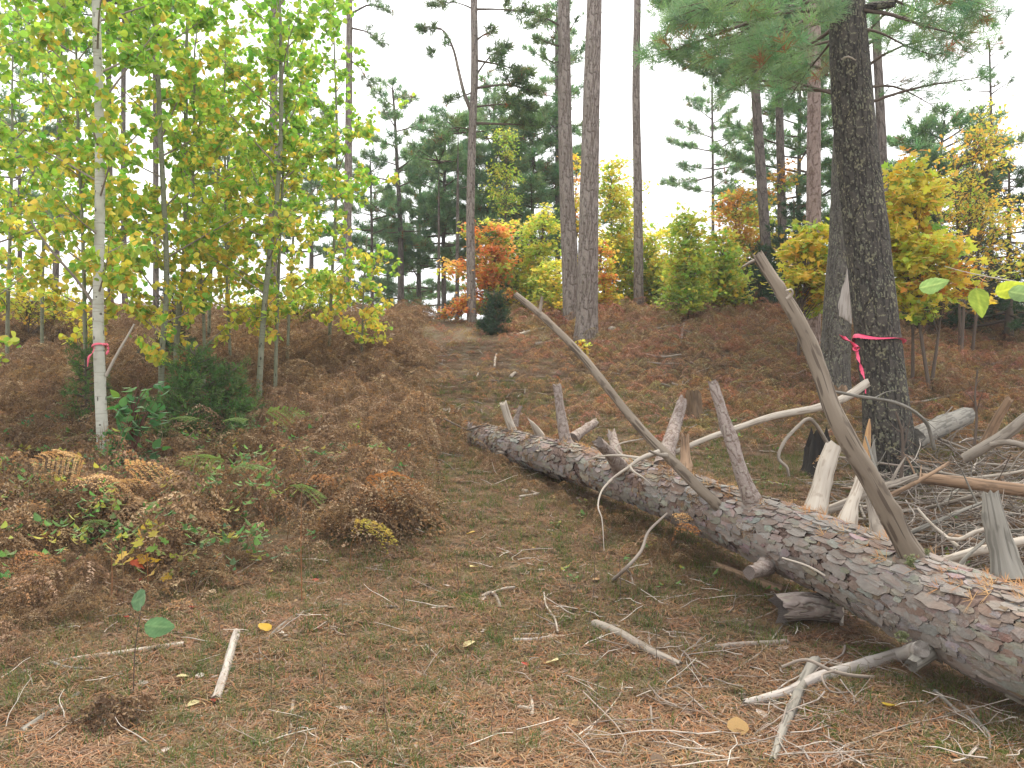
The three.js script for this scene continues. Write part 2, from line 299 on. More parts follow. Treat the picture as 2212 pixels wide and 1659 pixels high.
// ------------------------------------------------------------------ bracken fronds
function frond(mb, o) { // o: base, az, tilt, stalk, size, curl (0 fresh .. 1 crisp), tone(), pairs
  const fw = V(Math.sin(o.az), 0, Math.cos(o.az)), up = V(0, 1, 0), roll = o.roll ?? 0, side = fw.clone().cross(up).normalize().multiplyScalar(Math.cos(roll)).addScaledVector(up, Math.sin(roll)), c = o.curl;
  const top = o.base.clone().addScaledVector(up, o.stalk).addScaledVector(fw, o.stalk * rr(0.1, 0.35));
  tube(mb, [o.base, o.base.clone().lerp(top, 0.5).addScaledVector(fw, -0.03), top], [0.004 * o.size + 0.001, 0.003 * o.size + 0.001, 0.002], { sides: 3, seg: 0.2, cap0: false, cap1: false, col: o.stem });
  const L = 0.5 * o.size, pr = o.pairs ?? 9, spine = [];
  for (let k = 0; k <= pr; k++) { const t = k / pr; spine.push(top.clone().addScaledVector(fw, L * t * (1 - 0.3 * c * t)).addScaledVector(up, L * ((o.rise ?? 0.22) * t - (0.3 + 0.5 * c) * t * t)).addScaledVector(side, 0.05 * L * c * gauss())); }
  tube(mb, spine, [0.002, 0.001], { sides: 3, min: 3, seg: 0.2, cap0: false, cap1: false, col: o.stem });
  for (let k = 0; k < pr; k++) for (const sg of [1, -1]) {
    const t = (k + rr(0, 0.4)) / pr, p0 = spine[k].clone().lerp(spine[k + 1], R() * 0.4), pl = L * 0.62 * (1 - t * 0.92) * rr(0.8, 1.1);
    const dir = side.clone().multiplyScalar(sg).addScaledVector(fw, 0.45).addScaledVector(up, 0.05 - 0.5 * c * R()).normalize(), nn = Math.max(3, Math.round(pl / (0.026 * (o.fine ?? 1))));
    const tn = o.tone();
    for (let m = 0; m < nn; m++) {
      const s = (m + 0.5) / nn, droop = (0.15 + 0.8 * c) * s * s * pl, p = p0.clone().addScaledVector(dir, pl * s).addScaledVector(up, -droop).add(V(gauss(), gauss(), gauss()).multiplyScalar(0.014 * c));
      const wl = Math.max(0.012, pl * (o.wf ?? 0.26) * (1 - s * 0.8)) * (1 + 0.1 * c), wid = pl / nn * 0.52 * (1 - 0.5 * c) + 0.0015;
      for (const z of [1, -1]) {
        const lat = fw.clone().multiplyScalar(z).addScaledVector(dir, 0.35).addScaledVector(up, -0.15 - c * rr(-0.5, 1.5)).addScaledVector(side, c * gauss()).normalize();
        const nrm = dir.clone().multiplyScalar(wid); if (c > 0.3) nrm.add(V(gauss(), gauss(), gauss()).multiplyScalar(wid * c));
        const tip = p.clone().addScaledVector(lat, wl), mid = p.clone().addScaledVector(lat, wl * 0.45).addScaledVector(up, 0.004 + 0.006 * c * gauss());
        const f = rr(0.8, 1.2), cc = [tn[0] * f, tn[1] * f, tn[2] * f];
        const a = mb.v(p, null, 0, 0, cc), b = mb.v(mid.clone().add(nrm), null, 0, 0, cc), d = mb.v(tip, null, 0, 0, cc), e = mb.v(mid.clone().sub(nrm), null, 0, 0, cc);
        mb.f(a, b, d); mb.f(a, d, e);
      }
    }
  }
}
const BROWN = [[0.23, 0.142, 0.07], [0.29, 0.188, 0.102], [0.44, 0.325, 0.2], [0.125, 0.074, 0.038], [0.32, 0.178, 0.074], [0.25, 0.163, 0.088]];
G.dead = [];
for (let k = 0; k < 6; k++) {
  const mb = new MB(); const n = k < 3 ? 3 : 2;
  for (let q = 0; q < n; q++) frond(mb, { base: V(gauss() * 0.06, 0, gauss() * 0.06), az: q / n * 6.28 + R(), stalk: rr(0.16, 0.46), size: rr(0.75, 1.1), curl: rr(0.6, 1), stem: [0.24, 0.14, 0.075], tone: () => pick(BROWN), pairs: 9, wf: 0.13, fine: 0.62, rise: rr(-0.1, 0.55), roll: gauss() * 0.5 });
  for (let q = 0; q < 3; q++) { const a = R() * 6.28, b = V(gauss() * 0.12, 0, gauss() * 0.12), e = b.clone().add(V(Math.cos(a) * rr(0.05, 0.3), rr(0.25, 0.62), Math.sin(a) * rr(0.05, 0.3))); tube(mb, [b, b.clone().lerp(e, 0.5).add(V(gauss() * 0.04, 0.05, gauss() * 0.04)), e], [0.0035, 0.0025, 0.001], { sides: 3, seg: 0.2, cap0: false, cap1: false, col: pick([[0.3, 0.17, 0.08], [0.2, 0.12, 0.07], [0.36, 0.27, 0.18]]) }); }
  G.dead.push(mb.geo());
}
// room left round the ferns and shrubs that stand out (slope of the sight line, distance, half width)
const CLEAR = [[215, 6.2, 0.42], [770, 6.2, 0.25], [775, 5.7, 0.25], [545, 8.2, 0.3], [440, 8, 0.2], [500, 6.5, 0.3], [625, 6.3, 0.2], [288, 7.7, 0.25], [320, 5.3, 0.2], [660, 6.9, 0.2]].map(([x, d, r]) => [(x - 1106) / 1779, d, r]);
// ground left bare: the trail up the middle and the clearing in front
const EDGE = [[4.6, -3.6], [5.0, -2.6], [5.5, -1.75], [6.3, -0.98], [8.3, -0.92], [10.5, -1.15], [13, -1.35], [15, -1.75], [17, -2.1]];
const edge = (d) => { let i = 0; while (i < EDGE.length - 2 && d > EDGE[i + 1][0]) i++; const [a, p] = EDGE[i], [b, q] = EDGE[i + 1]; return lerp(p, q, clamp((d - a) / (b - a), 0, 1)); };
const LOGP = [[2212, 1390, 3.7], [1750, 1185, 4.95], [1400, 1050, 6.6], [1040, 945, 9.6]].map((a) => at(...a));
const logX = (d) => { for (let k = 0; k < 3; k++) if (d <= -LOGP[k + 1].z) return lerp(LOGP[k].x, LOGP[k + 1].x, (d + LOGP[k].z) / (LOGP[k].z - LOGP[k + 1].z)); return -99; };
{
  const lists = G.dead.map(() => []);
  const put = (x, d, s, tint) => { for (const [ex, ed, er] of CLEAR) if (d > ed - 1.1 && d < ed + 0.12 && Math.abs(x - ex * d) < er) { if (d > ed - 0.45) return; s *= 0.45; } const k = Math.floor(R() * lists.length); lists[k].push({ p: V(x, H(x, -d) - 0.02, -d), q: qYP(R() * 6.28, gauss() * 0.3, gauss() * 0.3), s: [s * rr(0.8, 1.2), s * rr(0.7, 1.25), s * rr(0.8, 1.2)], c: tint ?? (() => { const f = rr(0.8, 1.25); return [f, f * rr(0.95, 1.05), f * rr(0.92, 1.1)]; })() }); };
  for (let n = 0; n < 5200; n++) { // left bank of dead bracken
    const d = 4.7 + 17 * Math.pow(R(), 0.85), x = rr(-0.66 * d - 1, edge(d) + 0.15 * gauss());
    if (d < 5.3 && R() < 0.35) continue; if (vn(x * 1.5 + 5, d * 1.5, 71) < 0.36 && d < 7.5 && R() < 0.7) continue; if (d > 7.5 && vn(x * 1.1 + 5, d * 1.1, 73) < 0.28 && R() < 0.7) continue;
    put(x, d, (d < 5.6 ? rr(0.45, 0.9) : d < 7 ? rr(0.7, 1.25) : rr(0.55, 1.15)));
  }
  for (let n = 0; n < 6500; n++) { // hillside to the right, lower and patchier
    const d = 9.2 + 12.5 * R(), x = rr(-0.1, 0.68 * d + 1);
    const dens = vn(x * 0.6 + 55, d * 0.6, 72) + smooth(12, 17, d) * 0.45 - 0.28 + (x > 4 && d > 12 ? 0.3 : 0);
    if (R() > dens) continue; if (d < 10.5 && x > 1.2 && R() < 0.6) continue;
    put(x, d, rr(0.35, 0.62) + 0.35 * smooth(15, 18, d), [1.25, 1.2, 1.15].map((q) => q * rr(0.8, 1.25)));
  }
  for (let n = 0; n < 3600; n++) { const d = rr(8.5, 20), x = rr(edge(d), 0.66 * d); if (vn(x * 0.9 + 3, d * 0.9, 74) < (x < 0.8 && d > 12 ? 0.2 : 0.42) || (x > 1 && d < 9.5)) continue; put(x, d, rr(0.14, 0.34), [1.3, 1.22, 1.15].map((q) => q * rr(0.8, 1.3))); }
  for (let n = 0; n < 70; n++) { const d = rr(4.2, 5.2), x = at(rr(-80, 230) + (5.2 - d) * -60, 0, d).x; put(x, d, rr(0.2, 0.5)); }
  for (let n = 0; n < 60; n++) { const d = rr(5.75, 6.7), x = at(rr(480, 885), 0, d).x; put(x, d, rr(1.0, 1.35)); }
  for (let n = 0; n < 90; n++) { const d = rr(4.95, 6.2), x = at(rr(-40, 420), 0, d).x; put(x, d, rr(0.5, 0.85)); }
  for (let n = 0; n < 60; n++) { const d = rr(5.6, 9), x = logX(d) - rr(0.16, 0.5); put(x, d, rr(0.25, 0.45)); }
  for (let n = 0; n < 40; n++) { const d = rr(8.6, 10.4), x = rr(-0.8, 0.6); put(x, d, rr(0.3, 0.55)); }
  lists.forEach((l, k) => tag(inst('dead_bracken', G.dead[k], MAT.fern, l), ['crisp brown bracken blanketing the slope', 'curled brown bracken mixed through the slope', 'dry russet bracken spread over the bank', 'withered bracken fronds among the brown cover', 'shrivelled bracken fronds lying across the bank', 'frizzled dead bracken fronds filling the cover'][k], 'bracken', null, 'stuff'));
}

// ------------------------------------------------------------------ loose litter
{
  const bar = (mb, p, a, L, w, h, c) => { const d = V(Math.cos(a), 0, Math.sin(a)), s = V(-d.z, 0, d.x).multiplyScalar(w / 2), e = p.clone().addScaledVector(d, L), m = p.clone().lerp(e, 0.5).add(V(0, h, 0)); const i = [mb.v(p.clone().add(s), null, 0, 0, c), mb.v(p.clone().sub(s), null, 0, 0, c), mb.v(m.clone().add(s), null, 0, 0, c), mb.v(m.clone().sub(s), null, 0, 0, c), mb.v(e, null, 0, 0, c)]; mb.f(i[0], i[2], i[1]); mb.f(i[1], i[2], i[3]); mb.f(i[2], i[4], i[3]); };
  const geos = [];
  for (let k = 0; k < 5; k++) { const mb = new MB(); for (let n = 0; n < 34; n++) { const c = pick([[0.224, 0.091, 0.032], [0.248, 0.113, 0.043], [0.192, 0.110, 0.056], [0.264, 0.175, 0.099], [0.104, 0.058, 0.033], [0.216, 0.161, 0.112], [0.160, 0.088, 0.046]]); bar(mb, V(gauss() * 0.09, rr(0.002, 0.014), gauss() * 0.09), R() * 6.28, rr(0.05, 0.12), 0.0031, rr(0.0, 0.014), c); } geos.push(mb.geo()); }
  const ls = geos.map(() => []);
  for (let n = 0; n < 28000; n++) {
    const d = 1.6 + 14 * Math.pow(R(), 0.8), x = rr(-0.66 * d - 1.2, 0.66 * d + 1.3); if (x < edge(d) - 0.7 && d > 5) continue;
    const f = rr(0.75, 1.2); if (R() > 0.3 + 0.9 * vn(x * 1.1 + 3, d * 1.1, 77)) continue;
    pick(ls).push({ p: V(x, H(x, -d) + 0.004, -d), q: qYP(R() * 6.28, gauss() * 0.06, gauss() * 0.06), s: rr(0.8, 1.25), c: [f, f * rr(0.92, 1.08), f * rr(0.9, 1.1)] });
  }
  ls.forEach((l, k) => tag(inst('needle_litter', geos[k], MAT.litterV, l), ['rust coloured pine needles strewn over the forest floor', 'dry orange pine needles lying on the trail', 'fallen tan pine needles among the grass', 'brown pine needles scattered round the sticks', 'faded pine needles covering the open ground'][k], 'needles', null, 'stuff'));
  // short grass and moss sprigs
  const gg = [];
  for (let k = 0; k < 4; k++) { const mb = new MB(); for (let n = 0; n < 16; n++) { const a = R() * 6.28, l = rr(0.03, 0.085), p = V(gauss() * 0.05, 0, gauss() * 0.05), d = V(Math.cos(a), 0, Math.sin(a)), s = V(-d.z, 0, d.x).multiplyScalar(0.0016), m = p.clone().add(V(0, l * 0.6, 0)).addScaledVector(d, l * 0.3), e = p.clone().add(V(0, l * 0.75, 0)).addScaledVector(d, l * 0.85); const i = [p.clone().add(s), p.clone().sub(s), m.clone().add(s), m.clone().sub(s), e].map((q) => mb.v(q)); mb.f(i[0], i[1], i[2]); mb.f(i[1], i[3], i[2]); mb.f(i[2], i[3], i[4]); } gg.push(mb.geo()); }
  const gl = gg.map(() => []);
  for (let n = 0; n < 26000; n++) {
    const d = 1.6 + 11 * Math.pow(R(), 0.8), x = rr(-0.66 * d - 1.2, 0.66 * d + 1.3); if (x < edge(d) - 0.5 && d > 5.2) continue;
    const m = vn(x * 0.9 + 13, d * 0.9 + 4, 83) * 0.7 + vn(x * 3 + 1, d * 3, 84) * 0.45; const path = 0.3 * Math.exp(-((x + 0.25) ** 2) / 1.2) * smooth(4.5, 6, d);
    if (m + path < 0.56 && R() > 0.16) continue;
    gl[n % 4].push({ p: V(x, H(x, -d), -d), q: qYP(R() * 6.28, 0, 0), s: rr(0.6, 1.15), c: pick([[0.11, 0.15, 0.03], [0.14, 0.165, 0.038], [0.18, 0.16, 0.055], [0.22, 0.16, 0.07], [0.075, 0.12, 0.028], [0.09, 0.135, 0.03], [0.24, 0.185, 0.095]]) });
  }
  gl.forEach((l, k) => tag(inst('short_grass', gg[k], MAT.leaf, l), ['short green and straw grass on the trail', 'fine thin grass tufts across the clearing', 'low yellowing grass among the needles', 'wispy grass blades between the fallen twigs'][k], 'grass', null, 'stuff'));
  // leaf fragments and bark crumbs
  const fl = [];
  for (let n = 0; n < 8000; n++) { const d = 1.6 + 10 * Math.pow(R(), 0.8), x = rr(-0.66 * d - 1.2, 0.66 * d + 1.3); if (x < edge(d) - 0.4 && d > 5.2) continue; fl.push({ p: V(x, H(x, -d) + 0.01, -d), q: qYP(R() * 6.28, 0, 0).multiply(qYP(0, Math.PI / 2 + gauss() * 0.35, gauss() * 0.3)), s: rr(0.02, 0.045) + (R() < 0.15 ? 0.035 : 0), c: pick([[0.22, 0.145, 0.11], [0.28, 0.21, 0.17], [0.15, 0.085, 0.05], [0.3, 0.19, 0.09], [0.09, 0.06, 0.04], [0.38, 0.33, 0.29], [0.26, 0.12, 0.065], [0.12, 0.08, 0.055]]) }); }
  tag(inst('leaf_litter', G.flake, MAT.litter, fl), 'small dead leaf fragments scattered over the needles', 'leaves', null, 'stuff');
  // thin twigs and wood chips
  const tg = [];
  for (let k = 0; k < 8; k++) { const mb = new MB(), L = 0.3; let p = V(0, 0.006, 0), a = 0; const pts = [p]; for (let q = 0; q < 4; q++) { a += gauss() * 0.7; p = p.clone().add(V(Math.cos(a) * L / 4, gauss() * 0.006, Math.sin(a) * L / 4)); pts.push(p); } tube(mb, pts, [0.0035, 0.0018], { sides: 4, seg: 0.08 }); if (k % 2) { const s = pts[2]; tube(mb, [s, s.clone().add(V(0.05, 0.01, rr(-0.06, 0.06)))], [0.0022, 0.001], { sides: 4 }); } tg.push(mb.geo()); }
  const tl = tg.map(() => []);
  for (let n = 0; n < 6500; n++) {
    const d = 1.6 + 14 * Math.pow(R(), 0.9), x = rr(-0.66 * d - 1.2, 0.66 * d + 1.3); if (x < edge(d) - 0.4 && d > 5.2) continue;
    if (!(x > 0.2 && d < 5.5) && R() < 0.62) continue;
    pick(tl).push({ p: V(x, H(x, -d) + 0.01, -d), q: qYP(R() * 6.28, gauss() * 0.12, gauss() * 0.5), s: [rr(0.2, 0.95), rr(0.5, 1.1), rr(0.5, 1.3)], c: pick([[0.36, 0.31, 0.26], [0.46, 0.41, 0.35], [0.28, 0.23, 0.19], [0.55, 0.5, 0.43], [0.40, 0.36, 0.31], [0.2, 0.15, 0.11]]) });
  }
  tl.forEach((l, k) => tag(inst('twig_litter', tg[k], MAT.litter, l), 'thin dry twigs littering the needle covered ground, kind ' + ['straight', 'forked', 'bent', 'crooked', 'short', 'curved', 'slender', 'weathered'][k], 'twigs', null, 'stuff'));
  // green herbs growing through the bracken
  const hl = [], h2l = [];
  for (let n = 0; n < 520; n++) {
    const d = rr(4.9, 9.5), x = rr(-0.62 * d, edge(d) + 0.1), c = vn(x * 1.1 + 20, d * 1.1, 87) - (d < 6.3 ? 0.12 : 0); if (c < 0.42) continue;
    const b = V(x, H(x, -d) + rr(0.08, 0.4), -d), col = pick([[0.07, 0.16, 0.04], [0.10, 0.21, 0.05], [0.15, 0.26, 0.06], [0.30, 0.30, 0.05], [0.08, 0.18, 0.07]]);
    for (let k = 0; k < 5; k++) hl.push({ p: b.clone().add(V(gauss() * 0.05, gauss() * 0.03, gauss() * 0.05)), q: qYP(R() * 6.28, rr(0.9, 1.7), gauss() * 0.3), s: rr(0.035, 0.07), c: col.map((q) => q * rr(0.8, 1.2)) });
  }
  for (let n = 0; n < 120; n++) { const d = rr(5.0, 7.2), x = at(rr(-20, 620), 0, d).x; if (x > edge(d)) continue; const b = V(x, H(x, -d) + rr(0.12, 0.5), -d), col = pick([[0.09, 0.2, 0.05], [0.12, 0.25, 0.06], [0.18, 0.3, 0.07], [0.42, 0.4, 0.07]]); for (let k = 0; k < 6; k++) hl.push({ p: b.clone().add(V(gauss() * 0.07, gauss() * 0.05, gauss() * 0.07)), q: qYP(R() * 6.28, rr(0.8, 1.6), gauss() * 0.4), s: rr(0.04, 0.08), c: col.map((q) => q * rr(0.8, 1.2)) }); }
  for (let n = 0; n < 150; n++) { const d = rr(5, 14), x = rr(0.3, 0.6 * d), b = V(x, H(x, -d) + rr(0.02, 0.15), -d); if (vn(x * 0.8 + 2, d * 0.8, 88) < 0.6) continue; for (let k = 0; k < 4; k++) hl.push({ p: b.clone().add(V(gauss() * 0.04, gauss() * 0.02, gauss() * 0.04)), q: qYP(R() * 6.28, rr(0.9, 1.7), gauss() * 0.3), s: rr(0.03, 0.055), c: pick([[0.1, 0.2, 0.05], [0.14, 0.25, 0.06], [0.3, 0.28, 0.05]]) }); }
  tag(inst('undergrowth', G.ovate, MAT.leaf, hl), 'small green leaves poking through the brown bracken', 'undergrowth', null, 'stuff');
  // moss cushions by the log's near end
  const mg = tuft(26, 0.022, 0.0022, 1.4, 0.0), ml = [];
  for (const [cx, cy, r, n] of [[2190, 1600, 0.14, 500], [1980, 1500, 0.16, 260], [1880, 1420, 0.12, 140], [2080, 1620, 0.12, 160], [1720, 1290, 0.12, 120], [1800, 1560, 0.16, 130], [150, 1500, 0.08, 80], [1010, 1300, 0.07, 60], [2190, 1180, 0.2, 160]]) { const c = gnd(cx, cy); for (let k = 0; k < n; k++) { const x = c.x + gauss() * r, z = c.z + gauss() * r; ml.push({ p: V(x, H(x, z) + 0.004, z), q: qYP(R() * 6, gauss() * 0.3, gauss() * 0.3), s: rr(0.7, 1.4), c: pick([[0.13, 0.19, 0.03], [0.17, 0.23, 0.04], [0.10, 0.15, 0.03]]) }); } }
  tag(inst('moss', mg, MAT.leaf, ml), 'soft green moss cushions near the log', 'moss', null, 'stuff');
}
// ------------------------------------------------------------------ trees
const GREENS = [[0.29, 0.50, 0.06], [0.37, 0.56, 0.07], [0.21, 0.41, 0.055], [0.46, 0.6, 0.08]];
const YELLOWS = [[0.74, 0.68, 0.10], [0.64, 0.64, 0.10], [0.78, 0.67, 0.09], [0.76, 0.57, 0.08]];
function px(r, d) { return r / FOC * d; }
// points along a trunk that carries on past the last surveyed one up to height top
function stemPts(list, d, top) {
  const p = list.map(([x, y]) => at(x, y, d)); p[0].y = H(p[0].x, p[0].z) - 0.06;
  const a = p[p.length - 1], b = p[p.length - 2], dir = a.clone().sub(b).normalize();
  if (a.y < top) { const q = a.clone().addScaledVector(V(dir.x * 0.5, 1, 0).normalize(), (top - a.y) * 0.5); p.push(q, V(q.x + dir.x * 0.3, top, q.z + gauss() * 0.2)); }
  return p;
}
const onStem = (pts, y) => { for (let k = 1; k < pts.length; k++) if (pts[k].y >= y) { const t = (y - pts[k - 1].y) / (pts[k].y - pts[k - 1].y); return pts[k - 1].clone().lerp(pts[k], clamp(t, 0, 1)); } return pts[pts.length - 1].clone(); };

function aspen(o) { // o: pts, d, w0, w1, top, label, crown0, reach, n (branches), leaves, yel (0..1), own (leaves as parts)
  const P = stemPts(o.pts, o.d, o.top), base = P[0].clone(), t = thing('aspen_tree', o.label, 'tree', base, 'young aspens on the bracken bank');
  const thin = o.bark ? 1 : 0.85, r0 = px(o.w0, o.d) / 2 * thin, r1 = px(o.w1, o.d) / 2 * thin;
  const rad = P.map((p) => Math.max(0.006, lerp(r0, r1, clamp((p.y - base.y) / (o.pts.length > 1 ? at(0, o.pts[o.pts.length - 1][1], o.d).y - base.y : 1), 0, 1.0)) * (p.y > 5.6 ? clamp((o.top - p.y) / (o.top - 5.6), 0.15, 1) : 1)));
  tube(new MB(), P, rad, { sides: 12, seg: 0.12, wob: 0.05, circ: 0.4 }).build('trunk', o.bark ?? MAT.aspen2, t);
  const bs = [];
  const leaves = [], reach = o.reach ?? 1.1, y0 = base.y + (o.crown0 ?? 1.6) - (o.bark ? 0 : 0.35), fine = new MB();
  const nB = o.n ?? 20; let az = R() * 6.28;
  for (let b = 0; b < nB; b++) {
    const f = (b + R() * 0.8) / nB, y = lerp(y0, o.top - 0.3, f), s = onStem(P, y); az += 2.4 + gauss() * 0.5;
    const l = reach * (0.55 + 0.6 * R()) * (1 - 0.5 * f * f) * (f < 0.12 ? 0.8 : 1), el = rr(0.45, 0.95), d = V(Math.cos(az) * Math.cos(el), Math.sin(el), Math.sin(az) * Math.cos(el));
    const pts = [s, s.clone().addScaledVector(d, l * 0.5).add(V(0, -0.04, 0)), s.clone().addScaledVector(d, l).add(V(gauss() * 0.1, -0.05 * l, gauss() * 0.1))];
    const rb = 0.005 + 0.006 * l; const mb = new MB(); tube(mb, pts, [rb, rb * 0.6, 0.002], { sides: 5, seg: 0.25, cap0: false });
    const by = clamp(o.yel * (1.25 - (y - base.y - 1) / 2.8) + gauss() * 0.28, 0, 1);
    const nl = Math.round((o.leaves ?? 40) * 2.5 * (0.6 + 0.8 * R()) * l);
    const nt = 4 + Math.round(l * 4);
    for (let k = 0; k < nt; k++) {
      const u = rr(0.22, 1), p = pts[0].clone().lerp(pts[1], Math.min(1, u * 2)); if (u > 0.5) p.lerp(pts[2], u * 2 - 1);
      const e = p.clone().add(V(gauss() * 0.26, gauss() * 0.2 + 0.02, gauss() * 0.26)); tube(o.d < 12 ? mb : fine, [p, e], [0.0028, 0.0012], { sides: 3, seg: 1, cap0: false, cap1: false });
      for (let m = 0; m < nl / nt; m++) {
        const q = p.clone().lerp(e, Math.sqrt(R()) * 1.15).add(V(gauss() * 0.055, gauss() * 0.05 - 0.02, gauss() * 0.055)); if (q.y < base.y + 0.5) continue;
        const yl = R() < by, c = (yl ? (R() < 0.22 ? [0.36, 0.40, 0.06] : pick(YELLOWS)) : pick(GREENS)).map((z) => z * rr(0.82, 1.2));
        leaves.push({ p: q, q: R() < 0.7 ? qYP(R() * 6.28, rr(1.9, 3.4), gauss() * 0.5) : qRand(), s: rr(0.052, 0.092) * (o.ls ?? 1), c, b });
      }
    }
    if (o.d < 12) bs[b] = mb.build('branch', MAT.twig, t); else { const k = fine.p.length / 3; mb.i.forEach((i) => fine.i.push(i + k)); fine.p.push(...mb.p); fine.n.push(...mb.n); fine.t.push(...mb.t); fine.c.push(...mb.c); }
  }
  for (const [pts, w, m] of o.extra ?? []) tube(new MB(), pts.map((q) => at(...q)), [px(w, o.d) / 2, px(w, o.d) / 4], { sides: 6, seg: 0.1 }).build('branch', m ?? MAT.twigpale, t);
  if (fine.i.length) tag(fine.build('branches', MAT.twig, t), null, null, null, 'stuff');
  let rest = leaves;
  if (o.own) { // the leaves that show largest, one by one, sharing shapes and a few dyes
    const inView = leaves.filter((l) => { const d = -l.p.z, X = l.p.x / d * FOC + CX, Y = CY - (l.p.y - EYE) / d * FOC; return X > 0 && X < 2212 && Y > 0 && Y < 1659; }).sort((a, b) => b.s / -b.p.z - a.s / -a.p.z).slice(0, o.own), set = new Set(inView);
    for (const l of inView) { const m = new THREE.Mesh(R() < 0.5 ? G.aspen : G.aspenB, dye(l.c)); m.position.copy(l.p).sub(base); m.quaternion.copy(l.q); m.scale.setScalar(l.s); m.name = 'leaf'; m.castShadow = m.receiveShadow = true; (bs[l.b] ?? t).add(m); }
    rest = leaves.filter((l) => !set.has(l));
  }
  inst('crown', G.aspen, MAT.leaf, rest, t);
  return t;
}
const dyes = {};
function dye(c, key = 'leaf') { const k = key + c.map((x) => Math.round(Math.sqrt(x) * 14)).join('_'); if (!dyes[k]) { const m = leafM(); m.color.setRGB(...c); dyes[k] = m; } return dyes[k]; }

const ASP = 'slender aspen ';
aspen({ pts: [[226, 1013], [218, 870], [212, 680], [215, 500], [216, 350], [212, 150], [207, 0]], d: 8.4, w0: 25, w1: 17, top: 8, crown0: 1.8, reach: 1.35, n: 29, leaves: 62, yel: 0.62, own: 300, bark: MAT.aspen, label: 'white-barked aspen with a pink ribbon tied round its trunk',
  extra: [[[[229, 812, 8.4], [250, 770, 8.35], [278, 722, 8.3], [290, 700, 8.28]], 7], [[[204, 660, 8.4], [170, 610, 8.3], [110, 540, 8.1], [60, 470, 8.0]], 7, MAT.twig]] });
aspen({ pts: [[347, 890], [350, 760], [356, 690], [360, 587], [352, 400], [347, 300], [341, 150], [338, 30]], d: 10, w0: 15, w1: 11, top: 8.2, crown0: 1.2, reach: 1.4, n: 26, leaves: 62, yel: 0.62, own: 180, label: 'grey aspen with a kinked trunk behind the green hazel sprig' });
aspen({ pts: [[378, 800], [384, 700], [396, 585], [402, 450], [401, 300], [403, 100], [406, 0]], d: 11.2, w0: 15, w1: 9, top: 8.5, crown0: 1.1, reach: 1.4, n: 24, leaves: 58, yel: 0.66, own: 120, label: 'aspen leaning away beside the kinked grey aspen' });
aspen({ pts: [[440, 853], [440, 690], [430, 560], [418, 433], [420, 200]], d: 10.8, w0: 9, w1: 6, top: 6.4, crown0: 1.0, reach: 1.0, n: 18, leaves: 54, yel: 0.72, own: 90, label: 'thin aspen rising out of the feathery green fir bush' });
aspen({ pts: [[556, 832], [568, 700], [582, 553], [597, 440], [606, 300], [607, 150], [605, 0]], d: 10.6, w0: 16, w1: 9, top: 8.3, crown0: 1.5, reach: 1.35, n: 28, leaves: 62, yel: 0.55, own: 180, label: 'aspen with a tilted pale trunk at the right of the grove' });
aspen({ pts: [[593, 822], [598, 700], [603, 560], [609, 420], [618, 250]], d: 11, w0: 10, w1: 6, top: 6.4, crown0: 1.3, reach: 1.15, n: 20, leaves: 58, yel: 0.6, own: 100, label: 'thin upright aspen just right of the tilted pale aspen' });
aspen({ pts: [[500, 780], [492, 653], [488, 540], [486, 300]], d: 12.4, w0: 8, w1: 5, top: 6.8, crown0: 1.2, reach: 1.15, n: 18, leaves: 54, yel: 0.55, label: 'thin aspen stem midway between the fir bush and tilted aspen' });
aspen({ pts: [[620, 760], [625, 665], [632, 540], [645, 300]], d: 13, w0: 8, w1: 5, top: 8, crown0: 1.2, reach: 1.3, n: 22, leaves: 56, yel: 0.5, label: 'thin aspen standing behind the two upright stems on the bank' });
aspen({ pts: [[15, 790], [17, 660], [22, 500], [26, 300]], d: 12.6, w0: 10, w1: 7, top: 8, crown0: 1.4, reach: 1.4, n: 24, leaves: 56, yel: 0.55, label: 'aspen at the left edge of the view' });
aspen({ pts: [[191, 860], [184, 720], [180, 553], [174, 400], [166, 200]], d: 10.4, w0: 11, w1: 7, top: 7.2, crown0: 1.3, reach: 1.3, n: 24, leaves: 56, yel: 0.6, own: 110, label: 'slim aspen close behind the ribboned white-barked aspen' });
aspen({ pts: [[710, 722], [717, 600], [724, 480], [728, 300], [722, 100]], d: 13.6, w0: 9, w1: 6, top: 9.2, crown0: 1.0, reach: 1.25, n: 24, leaves: 52, yel: 0.42, label: 'leafy aspen at the right edge of the grove' });
aspen({ pts: [[781, 756], [785, 640], [792, 520]], d: 13.2, w0: 6, w1: 4, top: 3.9, crown0: 0.3, reach: 0.75, n: 14, leaves: 60, yel: 0.55, label: 'small yellow-green aspen sapling beside the trail' });
aspen({ pts: [[90, 760], [92, 600], [96, 400], [92, 150]], d: 14, w0: 9, w1: 6, top: 8.6, crown0: 1.5, reach: 1.4, n: 20, leaves: 50, yel: 0.45, label: 'aspen in front of the clearing, left of the ribboned trunk' });
aspen({ pts: [[-80, 1000], [-70, 700], [-62, 300], [-60, 0]], d: 8.6, w0: 18, w1: 12, top: 8, crown0: 1.3, reach: 1.5, n: 24, leaves: 54, yel: 0.6, label: 'aspen whose yellow branches reach in from the left' });
aspen({ pts: [[450, 770], [455, 600], [470, 400], [488, 100], [490, 0]], d: 13.5, w0: 9, w1: 6, top: 9, crown0: 1.6, reach: 1.4, n: 22, leaves: 52, yel: 0.4, label: 'aspen deep in the grove behind the fir bush' });

